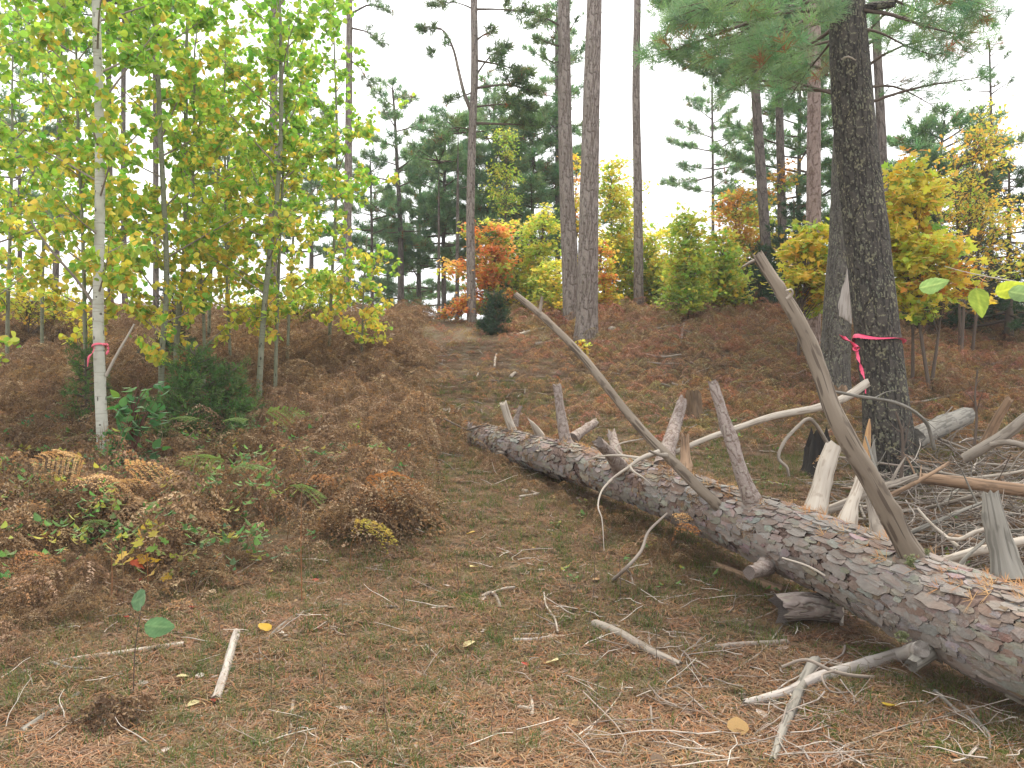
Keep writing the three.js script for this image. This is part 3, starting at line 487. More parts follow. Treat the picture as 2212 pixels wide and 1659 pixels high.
// pines -----------------------------------------------------------
const PINEG = [[0.105, 0.17, 0.065], [0.13, 0.2, 0.075], [0.085, 0.145, 0.06], [0.15, 0.215, 0.08]];
const WHITEG = [[0.16, 0.28, 0.13], [0.19, 0.315, 0.14], [0.135, 0.245, 0.12], [0.23, 0.34, 0.14]];
const FIRG = [[0.04, 0.085, 0.036], [0.055, 0.105, 0.042], [0.032, 0.07, 0.033]];
function limb(mb, tufts, pts, r0, o = {}) { // a limb with needle brushes along its outer part
  const cv = new THREE.CatmullRomCurve3(pts), L = cv.getLength();
  tube(mb, pts, [r0, r0 * 0.55, 0.004], { sides: o.sides ?? 5, seg: o.seg ?? 0.3, cap0: false });
  const g = o.green ?? PINEG, nb = Math.round((o.side ?? 5) * L);
  const brush = (p, d) => tufts.push({ p, q: qDir(d, R() * 6), s: (o.ts ?? 1) * rr(0.75, 1.2), c: (R() < (o.rust ?? 0.03) ? [0.26, 0.13, 0.05] : pick(g)).map((x) => x * rr(0.85, 1.2)) });
  for (let k = 0; k < nb; k++) {
    const u = (o.from ?? 0.3) + (1 - (o.from ?? 0.3)) * (k + R()) / nb, p = cv.getPoint(Math.min(1, u)), T = cv.getTangent(Math.min(1, u)), sd = T.clone().cross(V(0, 1, 0)).normalize().multiplyScalar(k % 2 ? 1 : -1);
    const l = L * 0.42 * (1.12 - u) * rr(0.5, 1.3) + 0.12, d = T.clone().multiplyScalar(0.7).add(sd.multiplyScalar(rr(0.3, 1.1))).add(V(0, rr(-0.1, 0.4) + (o.lift ?? 0), 0)).normalize(), e = p.clone().addScaledVector(d, l).add(V(0, -0.06 * l, 0));
    tube(mb, [p, e], [Math.max(0.003, r0 * 0.25), 0.002], { sides: 3, seg: 9, cap0: false, cap1: false });
    const nt = Math.max(1, Math.round(l * (o.den ?? 9)));
    for (let m = 0; m < nt; m++) { const w = Math.pow(R(), 0.6); brush(p.clone().lerp(e, 0.25 + 0.8 * w).add(V(gauss(), gauss(), gauss()).multiplyScalar(0.05 * (o.ts ?? 1))), d.clone().multiplyScalar(0.8).add(V(gauss() * 0.5, 0.5 + gauss() * 0.4, gauss() * 0.5))); }
  }
  for (let k = 0; k < 3; k++) brush(pts[pts.length - 1].clone(), cv.getTangent(1).add(V(gauss() * 0.4, 0.5, gauss() * 0.4)));
}
function pine(o) { // o: name,label,pts,d,w0,w1,top,crown0,len,n,green,mat, custom limbs, shape
  const P = stemPts(o.pts, o.d, o.top), base = P[0].clone(), t = thing(o.name ?? 'pine_tree', o.label, 'tree', base, o.group ?? 'pines on the hill');
  const r0 = px(o.w0, o.d) / 2, r1 = px(o.w1, o.d) / 2, yl = at(0, o.pts[o.pts.length - 1][1], o.d).y;
  const rad = P.map((p) => { const f = clamp((p.y - base.y) / (yl - base.y), 0, 1); return Math.max(0.01, lerp(r0, r1, f) * (p.y > yl + 0.01 ? clamp((o.top - p.y) / (o.top - yl + 0.01), 0.08, 1) : 1)); });
  const flare = o.flare ?? 0.16;
  tube(new MB(), P, rad, { sides: o.sides ?? 14, seg: o.seg ?? 0.25, wob: 0.03, circ: Math.max(0.3, r0 * 6.28), disp: (a, s) => r0 * flare * Math.exp(-s / 0.25) * (1 + 0.5 * Math.cos(a * 6.28 * 3 + o.d)) }).build('trunk', o.mat ?? MAT.farpine, t);
  const mb = new MB(), tufts = []; let az = R() * 6.28;
  const n = o.n ?? 40, y0 = base.y + (o.crown0 ?? 6), sub = o.sub ?? {};
  for (let b = 0; b < n; b++) {
    const f = (b + R()) / n, y = lerp(y0, o.top - 0.1, f); if (R() < (o.gap ?? 0)) continue; az += 2.4 + gauss() * 0.6;
    const s = onStem(P, y), sh = o.shape === 'cone' ? 1 - f * 0.93 : Math.pow(1 - f, 0.55) * (0.55 + 0.45 * Math.min(1, f * 5)) + 0.08, l = Math.max(0.15, o.len * sh * rr(0.7, 1.15));
    const el = (o.el ?? 0.1) + gauss() * 0.15 + 0.5 * f * f, h = V(Math.cos(az), 0, Math.sin(az)), up = V(0, 1, 0);
    limb(mb, tufts, [s, s.clone().addScaledVector(h, l * 0.5).addScaledVector(up, l * 0.5 * Math.tan(el) - (o.droop ?? 0) * l * 0.3), s.clone().addScaledVector(h, l).addScaledVector(up, l * Math.tan(el) - (o.droop ?? 0) * l * 0.35 + 0.08 * l).add(V(gauss() * 0.1, 0, gauss() * 0.1))], 0.012 + 0.012 * l, { green: o.green, sides: 4, seg: 0.6, ...sub });
  }
  for (const c of o.limbs ?? []) limb(mb, tufts, c.p.map((q) => at(...q)), px(c.w ?? 6, c.p[0][2]) / 2, { green: o.green, ...sub, ...c });
  for (const [pts, w] of o.bare ?? []) tube(new MB(), pts.map((q) => at(...q)), pts.map((_, k) => px(w, o.d) / 2 * (1 - 0.75 * k / (pts.length - 1))), { sides: 7, seg: 0.15, wob: 0.06 }).build('branch', o.bareMat ?? o.mat ?? MAT.farpine, t);
  for (let k = 0; k < (o.stubs ?? 0); k++) { const y = base.y + rr(1.5, Math.max(3, Math.min(o.top, 9))), s = onStem(P, y), a = R() * 6.28, l = rr(0.08, 0.35); tube(mb, [s, s.clone().add(V(Math.cos(a) * l, rr(-0.05, 0.12), Math.sin(a) * l))], [0.012, 0.006], { sides: 4, seg: 1, cap0: false }); }
  if (mb.i.length) tag(mb.build('branches', MAT.twigdark, t), null, null, null, 'stuff');
  const tg = o.tuft ?? G.tuftFar; tg.forEach((g, k) => { const l = tufts.filter((_, i) => i % tg.length === k); inst('crown', g, MAT.needle, l, t); });
  return t;
}
const WP = { green: WHITEG, gap: 0.12, el: 0.08, sub: { side: 5.5, den: 14, ts: 1.3, from: 0.2 } };
// the tall trunks
pine({ label: 'tall pine with a curved side limb beside the orange maple', pts: [[1019, 697], [1017, 560], [1016, 466], [1018, 366], [1021, 266], [1025, 166], [1024, 0]], d: 18.5, w0: 20, w1: 15, top: 19, crown0: 13, len: 2.0, n: 9, mat: MAT.pine, stubs: 6,
  bare: [[[[1018, 242, 18.5], [1002, 200, 18.4], [990, 150, 18.3], [977, 100, 18.2], [954, 63, 18], [912, 58, 17.8]], 9]],
  limbs: [{ p: [[954, 63, 18], [935, 62, 17.9], [905, 60, 17.8]], w: 4, side: 7, from: 0.1 }, { p: [[977, 100, 18.2], [960, 95, 18], [930, 110, 17.8]], w: 3, side: 4 }, { p: [[1028, 266, 18.5], [1095, 268, 18.3], [1170, 272, 18.1]], w: 7, side: 8, from: 0.35, lift: 0.3 }, { p: [[1028, 190, 18.5], [1095, 183, 18.2], [1160, 200, 18]], w: 7, side: 8, from: 0.3, lift: 0.2 }, { p: [[1028, 130, 18.5], [1080, 140, 18.3], [1150, 160, 18]], w: 6, side: 8, from: 0.3 }, { p: [[1024, 90, 18.5], [1045, 75, 18.4], [1068, 62, 18.2]], w: 6, side: 4 }, { p: [[1022, 20, 18.5], [1080, 20, 18.3], [1180, 30, 18]], w: 6, side: 6, from: 0.45 }, { p: [[1016, 280, 18.5], [985, 275, 18.4], [950, 300, 18.2]], w: 4, side: 5, from: 0.3 }, { p: [[1020, 200, 18.5], [990, 210, 18.4], [962, 215, 18.2]], w: 4, side: 4, from: 0.3 }, { p: [[1024, 20, 18.5], [985, 5, 18.4], [930, 10, 18.2]], w: 4, side: 4, from: 0.4 }, { p: [[1030, 230, 18.5], [1090, 225, 18.3], [1150, 235, 18.1]], w: 5, side: 8, from: 0.3, lift: 0.2 }, { p: [[1030, 160, 18.5], [1060, 120, 18.4], [1095, 100, 18.2]], w: 5, side: 7, from: 0.3 }], sub: { ts: 1.25, den: 13 } });
pine({ label: 'left trunk of the twin pines, with a reddish scar at its foot', pts: [[1235, 706], [1230, 560], [1225, 430], [1221, 300], [1219, 150], [1218, 0]], d: 17, w0: 36, w1: 25, top: 20, crown0: 15, len: 2.2, n: 8, mat: MAT.pine, sides: 24, seg: 0.15,
  limbs: [{ p: [[1215, 60, 17], [1180, 40, 16.8], [1150, 55, 16.6]], w: 6, side: 9, from: 0.35 }, { p: [[1215, 100, 17], [1190, 95, 16.8], [1160, 80, 16.5]], w: 5, side: 8, from: 0.3 }, { p: [[1216, 130, 17], [1195, 135, 16.9], [1175, 120, 16.8]], w: 4, side: 7, from: 0.3 }, { p: [[1228, 70, 17], [1240, 50, 16.9], [1245, 40, 16.8]], w: 3, side: 4 }], sub: { ts: 1.05, den: 8 } });
pine({ label: 'right trunk of the twin pines, the thicker and nearer one', pts: [[1267, 742], [1269, 640], [1271, 500], [1274, 366], [1279, 166], [1284, 0]], d: 15.5, w0: 47, w1: 32, top: 20, crown0: 15, len: 2.2, n: 8, mat: MAT.pine, sides: 28, seg: 0.12, flare: 0.28, stubs: 3 });
pine({ label: 'slim bare pine trunk right of the twin pines', pts: [[1380, 690], [1379, 533], [1377, 366], [1374, 200], [1377, 0]], d: 19.5, w0: 22, w1: 15, top: 19, crown0: 14, len: 2, n: 8, mat: MAT.pine, sides: 16 });
pine({ label: 'dark spindly pine just behind the left twin trunk', pts: [[1205, 690], [1205, 466], [1204, 206], [1203, 60]], d: 26, w0: 13, w1: 9, top: 13.5, crown0: 5.5, len: 1.6, n: 26, ...WP });
pine({ label: 'pine trunk at the right border of the aspen grove', pts: [[747, 690], [750, 560], [753, 300], [755, 0]], d: 22, w0: 19, w1: 13, top: 17, crown0: 11, len: 2.4, n: 15, mat: MAT.pine, limbs: [{ p: [[757, 30, 22], [800, 10, 21.8], [842, 25, 21.6]], w: 6, side: 8, from: 0.3 }, { p: [[757, 60, 22], [795, 70, 21.7], [826, 95, 21.5]], w: 5, side: 7, from: 0.3 }, { p: [[757, 130, 22], [780, 150, 21.8], [800, 185, 21.6]], w: 4, side: 4 }] });
pine({ label: 'grey pine trunk showing through the aspen leaves', pts: [[588, 700], [589, 500], [591, 250], [592, 0]], d: 21, w0: 22, w1: 15, top: 17, crown0: 12, len: 2.0, n: 10, mat: MAT.pine });
pine({ label: 'dark pine trunk on the crest behind the ribboned aspen', pts: [[238, 700], [239, 560], [236, 300], [234, 0]], d: 21, w0: 14, w1: 10, top: 16, crown0: 7, len: 2, n: 22, ...WP });
pine({ label: 'second dark pine trunk on the crest, right of the ribboned aspen', pts: [[271, 700], [268, 560], [266, 300], [268, 0]], d: 20.5, w0: 13, w1: 9, top: 16, crown0: 7.5, len: 1.8, n: 22, ...WP });
pine({ label: 'leaning dark pine trunk on the left crest', pts: [[116, 705], [120, 600], [128, 300], [130, 0]], d: 20, w0: 14, w1: 10, top: 15, crown0: 6.5, len: 2, n: 24, ...WP });
pine({ label: 'pine trunk on the crest behind the kinked aspen', pts: [[336, 705], [337, 553], [336, 300], [334, 0]], d: 19, w0: 13, w1: 10, top: 16, crown0: 8, len: 1.8, n: 18, ...WP });
// background pines left of centre
pine({ label: 'tall sparse pine with bare tip above the blue-green stand', pts: [[866, 690], [865, 500], [858, 360], [852, 240], [848, 195]], d: 27, w0: 17, w1: 4, top: 11.4, crown0: 3.6, len: 2.0, n: 30, ...WP, gap: 0.32 });
pine({ label: 'bushy young pine left of the tall sparse pine', pts: [[804, 700], [803, 500], [800, 360]], d: 27, w0: 9, w1: 4, top: 9.0, crown0: 2.4, len: 1.5, n: 26, ...WP });
pine({ label: 'broad white pine with branches to the ground behind the trail', pts: [[905, 690], [905, 520], [908, 380]], d: 30, w0: 14, w1: 5, top: 9.6, crown0: 1.4, len: 2.4, n: 46, ...WP });
pine({ label: 'dense white pine directly left of the curved-limb pine', pts: [[960, 690], [958, 480], [962, 330]], d: 28, w0: 13, w1: 5, top: 9.8, crown0: 2.6, len: 2.2, n: 44, ...WP });
pine({ label: 'white pine low in the gap beside the aspen grove', pts: [[838, 690], [838, 540], [838, 450]], d: 32, w0: 10, w1: 4, top: 7.6, crown0: 1.4, len: 1.9, n: 36, ...WP });
pine({ label: 'big white pine filling the gap between tall pine and twins', pts: [[1066, 700], [1066, 500], [1067, 300], [1068, 220]], d: 27, w0: 17, w1: 5, top: 11.2, crown0: 3.0, len: 2.6, n: 56, ...WP });
pine({ label: 'white pine pressed against the left of the twin pines', pts: [[1150, 700], [1150, 500], [1152, 330]], d: 26, w0: 13, w1: 5, top: 10, crown0: 2.4, len: 2.3, n: 50, ...WP });
pine({ label: 'thin pine stem between the tall pine and sparse pine', pts: [[948, 700], [948, 560], [948, 460]], d: 24, w0: 8, w1: 5, top: 8, crown0: 5, len: 1.3, n: 14, ...WP });
pine({ label: 'thin dark pine stem just left of the curved-limb pine', pts: [[987, 700], [988, 560], [989, 420]], d: 23, w0: 10, w1: 6, top: 8.8, crown0: 5.4, len: 1.4, n: 14, ...WP });
// left backdrop pines behind the aspens
for (const [x, d, top, len, l] of [[40, 26, 12, 2.4, 'shadowy pine crown behind the leftmost aspens'], [490, 30, 11, 2.2, 'pine behind the middle of the aspen grove'], [670, 30, 12, 2.3, 'pine behind the thin aspens right of the grove']]) pine({ label: l, pts: [[x, 700], [x + 3, 520], [x + 2, 380]], d, w0: 13, w1: 6, top, crown0: 3.4, len, n: 36, ...WP });
// right of centre
pine({ label: 'leaning pine trunk left of the red pine, over orange leaves', pts: [[1664, 690], [1655, 540], [1641, 330], [1630, 160], [1622, 0]], d: 20, w0: 24, w1: 18, top: 15, crown0: 6.3, len: 3.0, n: 44, ...WP, mat: MAT.farpine });
pine({ label: 'straight dark pine between the leaning pine and red pine', pts: [[1692, 690], [1690, 516], [1686, 330], [1681, 100]], d: 21, w0: 21, w1: 15, top: 16, crown0: 6.0, len: 3.0, n: 46, ...WP, mat: MAT.farpine });
pine({ label: 'pink-grey red pine trunk behind the leaning dead pole', pts: [[1754, 757], [1757, 560], [1758, 300], [1759, 100], [1760, 0]], d: 14.6, w0: 34, w1: 25, top: 17, crown0: 7.2, len: 2.4, n: 24, mat: MAT.redpine, sides: 20, seg: 0.15, stubs: 8, ...{ green: WHITEG, sub: { side: 4, den: 7, ts: 1.1 } } });
pine({ label: 'pine trunk just right of the big ribboned trunk', pts: [[1912, 720], [1908, 500], [1905, 316], [1894, 90], [1890, 0]], d: 17, w0: 24, w1: 17, top: 16, crown0: 7.5, len: 2.4, n: 26, ...WP, mat: MAT.farpine });
pine({ label: 'hazy young pine standing alone in the bright gap', pts: [[1540, 690], [1540, 420], [1538, 185]], d: 33, w0: 10, w1: 4, top: 13.4, crown0: 6.4, len: 2.2, n: 34, ...WP, gap: 0.25 });
pine({ label: 'dense white pine behind the red pine trunk', pts: [[1725, 690], [1725, 480], [1728, 200]], d: 25, w0: 14, w1: 6, top: 12.5, crown0: 2.6, len: 2.6, n: 60, ...WP });
pine({ label: 'white pine with slanting top behind the big yellow maple', pts: [[2010, 690], [2015, 500], [2040, 260]], d: 21, w0: 12, w1: 5, top: 8.2, crown0: 2.4, len: 2.2, n: 40, ...WP });
pine({ name: 'spruce_tree', label: 'thin dead-topped spruce rising at the right border', pts: [[2140, 690], [2142, 400], [2140, 200], [2137, 90]], d: 19, w0: 12, w1: 3, top: 9.4, crown0: 3, len: 0.9, n: 30, green: PINEG, gap: 0.5, sub: { side: 3, den: 4, ts: 0.8, from: 0.5 } });
// dark firs
const FIR = { name: 'fir_tree', shape: 'cone', green: FIRG, el: -0.05, droop: 0.25, tuft: G.tuftFar, mat: MAT.twigdark, sides: 6, sub: { side: 6, den: 11, ts: 0.8, from: 0.1 } };
pine({ ...FIR, label: 'dark fir at the right border behind the bracken', pts: [[2180, 720], [2180, 500], [2180, 380]], d: 15.5, w0: 18, w1: 4, top: 5.8, crown0: 0.3, len: 1.7, n: 54 });
pine({ ...FIR, label: 'dark fir between the yellow maple and the border fir', pts: [[2070, 720], [2070, 560], [2070, 430]], d: 16.5, w0: 16, w1: 4, top: 5.6, crown0: 0.3, len: 1.6, n: 52 });
pine({ ...FIR, label: 'dark fir behind the straight dark pine', pts: [[1715, 700], [1715, 560], [1715, 440]], d: 19, w0: 14, w1: 4, top: 5.8, crown0: 0.3, len: 1.6, n: 48 });
pine({ ...FIR, label: 'dark fir hidden behind the leaning bare pole tip', pts: [[1640, 700], [1640, 600], [1640, 560]], d: 20, w0: 12, w1: 4, top: 4.9, crown0: 0.2, len: 1.4, n: 40 });
pine({ ...FIR, label: 'small dark spruce at the head of the trail', name: 'spruce_tree', pts: [[1068, 722], [1068, 660], [1067, 626]], d: 16.6, w0: 6, w1: 2, top: 3.42, crown0: 0.05, len: 0.48, n: 46, tuft: G.tuftFir, sub: { side: 12, den: 22, ts: 1.3, from: 0.05 } });
pine({ ...FIR, label: 'dark fir behind the orange and yellow maples', pts: [[1130, 700], [1130, 600], [1130, 520]], d: 21, w0: 10, w1: 3, top: 5.6, crown0: 0.2, len: 1.5, n: 44 });

// big ribboned trunk and its neighbour
{
  const d = 8, P = [[1930, 1042], [1922, 960], [1914, 880], [1903, 780], [1893, 700], [1880, 580], [1864, 440], [1850, 320], [1840, 200], [1834, 100], [1829, 0], [1822, -160]].map(([x, y]) => at(x, y, d));
  P[0].y = H(P[0].x, P[0].z) - 0.08;
  const base = P[0].clone(), t = thing('pine_tree', 'thick dark lichen-spotted trunk with a bright pink ribbon', 'tree', base, 'pines on the hill');
  const W = [116, 104, 98, 94, 92, 90, 88, 86, 84, 78, 74, 66];
  tube(new MB(), P, W.map((w) => px(w, d) / 2), { sides: 64, seg: 0.04, circ: 1.4, disp: (a, s) => 0.013 * (Math.abs(2 * vn(a * 24 + 0.6 * vn(a * 8, s * 3, 41, 8, 99), s * 1.6, 42, 24, 99) - 1) - 0.5) + 0.012 * (vn(a * 6, s * 2.2, 43, 6, 99) - 0.5) + 0.05 * Math.exp(-s / 0.16) * (1 + 0.6 * Math.cos(a * 25)) }).build('trunk', MAT.dark, t);
  const top = at(1822, -160, d); tube(new MB(), [top, top.clone().add(V(-0.1, 2.2, 0.1)), top.clone().add(V(-0.2, 5, 0.2))], [px(66, d) / 2, 0.1, 0.03], { sides: 16, circ: 1.4 }).build('trunk', MAT.dark, t);
  tube(new MB(), [[1868, 22, 8], [1885, 14, 7.85], [1915, 10, 7.7], [1932, 8, 7.65]].map((q) => at(...q)), [0.045, 0.042, 0.036, 0.03], { sides: 9, wob: 0.12, seg: 0.05, jag1: 0.02 }).build('branch', MAT.dark, t);
  tube(new MB(), [[1818, 128, 7.82], [1832, 122, 7.75], [1848, 130, 7.78]].map((q) => at(...q)), [0.008, 0.01, 0.006], { sides: 6 }).build('branch', MAT.pale, t);
  const mb = new MB(), tf = [];
  const NL = { green: WHITEG, side: 7, den: 10, ts: 1.35, from: 0.35, rust: 0.035, seg: 0.15, sides: 6 };
  for (const [p, w] of [[[[1815, 20, 8], [1700, 25, 7.7], [1560, 70, 7.4], [1440, 115, 7.2]], 14], [[[1815, -40, 8], [1690, -20, 8.2], [1570, 10, 8.4], [1480, 60, 8.5]], 14], [[[1812, -90, 8], [1700, -60, 7.5], [1600, -30, 7.1], [1520, 20, 6.9]], 14], [[[1815, 50, 8], [1760, 90, 8.5], [1690, 130, 9], [1620, 160, 9.3]], 11], [[[1815, 20, 8], [1760, 30, 7.4], [1700, 70, 7], [1640, 120, 6.8]], 10], [[[1845, 20, 8], [1920, 30, 7.7], [2010, 60, 7.4], [2080, 75, 7.2]], 11], [[[1845, -50, 8], [1950, -30, 8.2], [2060, 10, 8.4], [2140, 40, 8.5]], 12], [[[1848, 60, 8], [1900, 70, 8.3], [1960, 100, 8.6], [2020, 120, 8.7]], 8], [[[1845, -90, 8], [1930, -60, 7.5], [2030, -20, 7], [2090, 0, 6.8]], 12], [[[1845, -110, 8], [1990, -110, 8.3], [2120, -40, 8.6]], 12], [[[1812, -130, 8], [1650, -110, 8.5], [1500, -50, 9], [1440, 0, 9.2]], 14], [[[1815, 0, 8], [1720, 10, 8.6], [1620, 60, 9.2], [1530, 130, 9.6]], 12], [[[1815, 40, 8], [1740, 60, 7.6], [1680, 110, 7.3], [1600, 185, 7.1]], 9], [[[1812, -60, 8], [1640, -40, 7.8], [1500, 20, 7.6], [1425, 90, 7.5]], 12], [[[1848, -20, 8], [1930, 0, 8.6], [2010, 40, 9], [2090, 110, 9.2]], 10], [[[1815, 60, 8.1], [1780, 110, 8.8], [1740, 160, 9.2], [1700, 220, 9.4]], 8]]) limb(mb, tf, p.map((q) => at(...q)), px(w, 8) / 2, NL);
  tag(mb.build('branches', MAT.twigdark, t), null, null, null, 'stuff');
  G.tuftNear.forEach((g, k) => inst('crown', g, MAT.needle, tf.filter((_, i) => i % 3 === k), t));
  // pink ribbon
  const rb = thing('ribbon', 'hot pink ribbon tied round the thick dark trunk', 'ribbon', at(1900, 735, 7.8));
  const RM = std({ color: rgb(0.78, 0.075, 0.17), roughness: 0.45 });
  MAT.ribbon = RM;
  const ring = [], cxy = at(1897, 738, 8), rr0 = px(94, 8) / 2 + 0.014;
  for (let k = 0; k <= 20; k++) { const a = -2.75 + k / 20 * 6.28, wv = 0.028 * Math.cos(a * 1.0 + 1.5) + 0.012 * Math.sin(a * 3); ring.push(V(cxy.x + Math.sin(a) * rr0, cxy.y + 0.02 + wv - (k === 0 || k === 20 ? 0.05 : 0), cxy.z + Math.cos(a) * rr0)); }
  const flat = (pts, w, name, tw) => { const mb = new MB(), cv = new THREE.CatmullRomCurve3(pts), n = 10 * pts.length; let prev = -1; for (let k = 0; k <= n; k++) { const u = k / n, p = cv.getPoint(u), T = cv.getTangent(u), a = tw * u * 9, sd = V(0, 1, 0).cross(T).normalize(), up2 = T.clone().cross(sd), s = sd.clone().multiplyScalar(Math.sin(a)).addScaledVector(up2, Math.cos(a)).multiplyScalar(w / 2 * rr(0.7, 1.15)), b = T.clone().cross(s).normalize().multiplyScalar(0.0045), q = [p.clone().add(s), p.clone().add(b).addScaledVector(s, 0.3), p.clone().sub(s), p.clone().sub(b).addScaledVector(s, -0.3)].map((x) => mb.v(x)); if (prev >= 0) for (let j = 0; j < 4; j++) { const j2 = (j + 1) % 4; mb.f(prev + j, prev + j2, q[j]); mb.f(prev + j2, q[j2], q[j]); } prev = q[0]; } return mb.build(name, RM, rb); };
  flat(ring, 0.062, 'band', 0.35);
  flat([[1849, 750, 7.78], [1838, 738, 7.72], [1824, 730, 7.68], [1815, 724, 7.66]].map((q) => at(...q)), 0.036, 'tail', 0.6);
  flat([[1849, 750, 7.78], [1856, 780, 7.7], [1862, 800, 7.68], [1868, 822, 7.66], [1870, 850, 7.66]].map((q) => at(...q)), 0.034, 'tail', 0.8);
  flat([[1843, 752, 7.78], [1850, 746, 7.72], [1856, 752, 7.76], [1848, 757, 7.74], [1843, 752, 7.78]].map((q) => at(...q)), 0.034, 'knot', 0.3);
  // on the aspen
  const r2 = thing('ribbon', 'faded pink ribbon tied to the white-barked aspen', 'ribbon', at(216, 748, 8.35)), RM2 = std({ color: rgb(0.72, 0.12, 0.18), roughness: 0.5 });
  const flat2 = (pts, w, name, tw) => { const m = flat(pts, w, name, tw); rb.remove(m); m.geometry.translate(rb.position.x - r2.position.x, rb.position.y - r2.position.y, rb.position.z - r2.position.z); m.material = RM2; r2.add(m); };
  const c2 = at(213.5, 748, 8.4), ring2 = []; for (let k = 0; k <= 14; k++) { const a = -1.2 + k / 14 * 6.28; ring2.push(V(c2.x + Math.sin(a) * 0.064, c2.y + 0.025 * Math.cos(a * 1 - 0.6), c2.z + Math.cos(a) * 0.064)); }
  flat2(ring2, 0.03, 'band', 0.3);
  flat2([[204, 750, 8.33], [200, 762, 8.3], [192, 772, 8.3], [189, 792, 8.3]].map((q) => at(...q)), 0.026, 'tail', 0.6);
  flat2([[222, 744, 8.33], [232, 744, 8.3], [234, 757, 8.3], [230, 766, 8.3]].map((q) => at(...q)), 0.03, 'tail', 0.5);
}
{
  const d = 11.8, P = [[1800, 850], [1803, 780], [1808, 686], [1813, 600], [1818, 520], [1822, 400], [1826, 250], [1830, 60], [1833, -80]].map(([x, y]) => at(x, y, d)); P[0].y = H(P[0].x, P[0].z) - 0.08;
  const t = thing('oak_tree', 'dark trunk with a pale barkless strip behind the ribboned trunk', 'tree', P[0].clone());
  const W = [68, 62, 61, 58, 54, 50, 46, 42, 38];
  tube(new MB(), P, W.map((w) => px(w, d) / 2), { sides: 40, seg: 0.08, circ: 1.4, disp: (a, s) => 0.016 * (Math.abs(2 * vn(a * 22, s * 1.5, 52, 22, 99) - 1) - 0.5) + 0.05 * Math.exp(-s / 0.2) * (1 + 0.5 * Math.cos(a * 19)) }).build('trunk', MAT.dark2, t);
  // barkless strip: bare wood standing slightly proud of its rim, on the side towards the camera
  const mb = new MB(), n = 26; let prev = null;
  for (let k = 0; k <= n; k++) {
    const u = k / n, y = lerp(702, 480, u), c = onStem(P, at(0, y, d).y), r = px(lerp(61, 52, u), d) / 2 + 0.012, rag = 0.12 * (vn(u * 9, 2, 88) - 0.5), a1 = 0.95 + rag, a0 = Math.min(a1 - 0.02, lerp(0.8, lerp(-0.38, 0.2, smooth(0.2, 0.75, u)) + 0.2 * (vn(u * 11, 5, 89) - 0.5), smooth(0, 0.07, u) * smooth(1.02, 0.85, u))), row = [];
    for (let j = 0; j <= 6; j++) { const a = lerp(a0, a1, j / 6), q = j === 0 || j === 6 ? r - 0.02 : r; row.push(mb.v(V(c.x + Math.sin(a) * q, c.y, c.z + Math.cos(a) * q), null, a * 0.2, c.y)); }
    if (prev) for (let j = 0; j < 6; j++) { mb.f(prev[j], prev[j + 1], row[j]); mb.f(prev[j + 1], row[j + 1], row[j]); } prev = row;
  }
  tag(mb.build('bare_wood', MAT.greypale = grain([0.30, 0.265, 0.235], [0.42, 0.38, 0.345], [0.2, 0.17, 0.14], 555), t), 'pale strip of bare wood');
  const bm = new MB(), tf = []; for (let k = 0; k < 14; k++) { const s = onStem(P, rr(5.4, 6.9)), a = R() * 6.28, l = rr(1.2, 2.6); limb(bm, tf, [s, s.clone().add(V(Math.cos(a) * l * 0.5, 0.25, Math.sin(a) * l * 0.5)), s.clone().add(V(Math.cos(a) * l, rr(0.1, 0.6), Math.sin(a) * l))], 0.03, { green: WHITEG, side: 5, den: 8, ts: 1.3 }); }
  tag(bm.build('branches', MAT.twigdark, t), null, null, null, 'stuff'); G.tuftNear.forEach((g, k) => inst('crown', g, MAT.needle, tf.filter((_, i) => i % 3 === k), t));
}

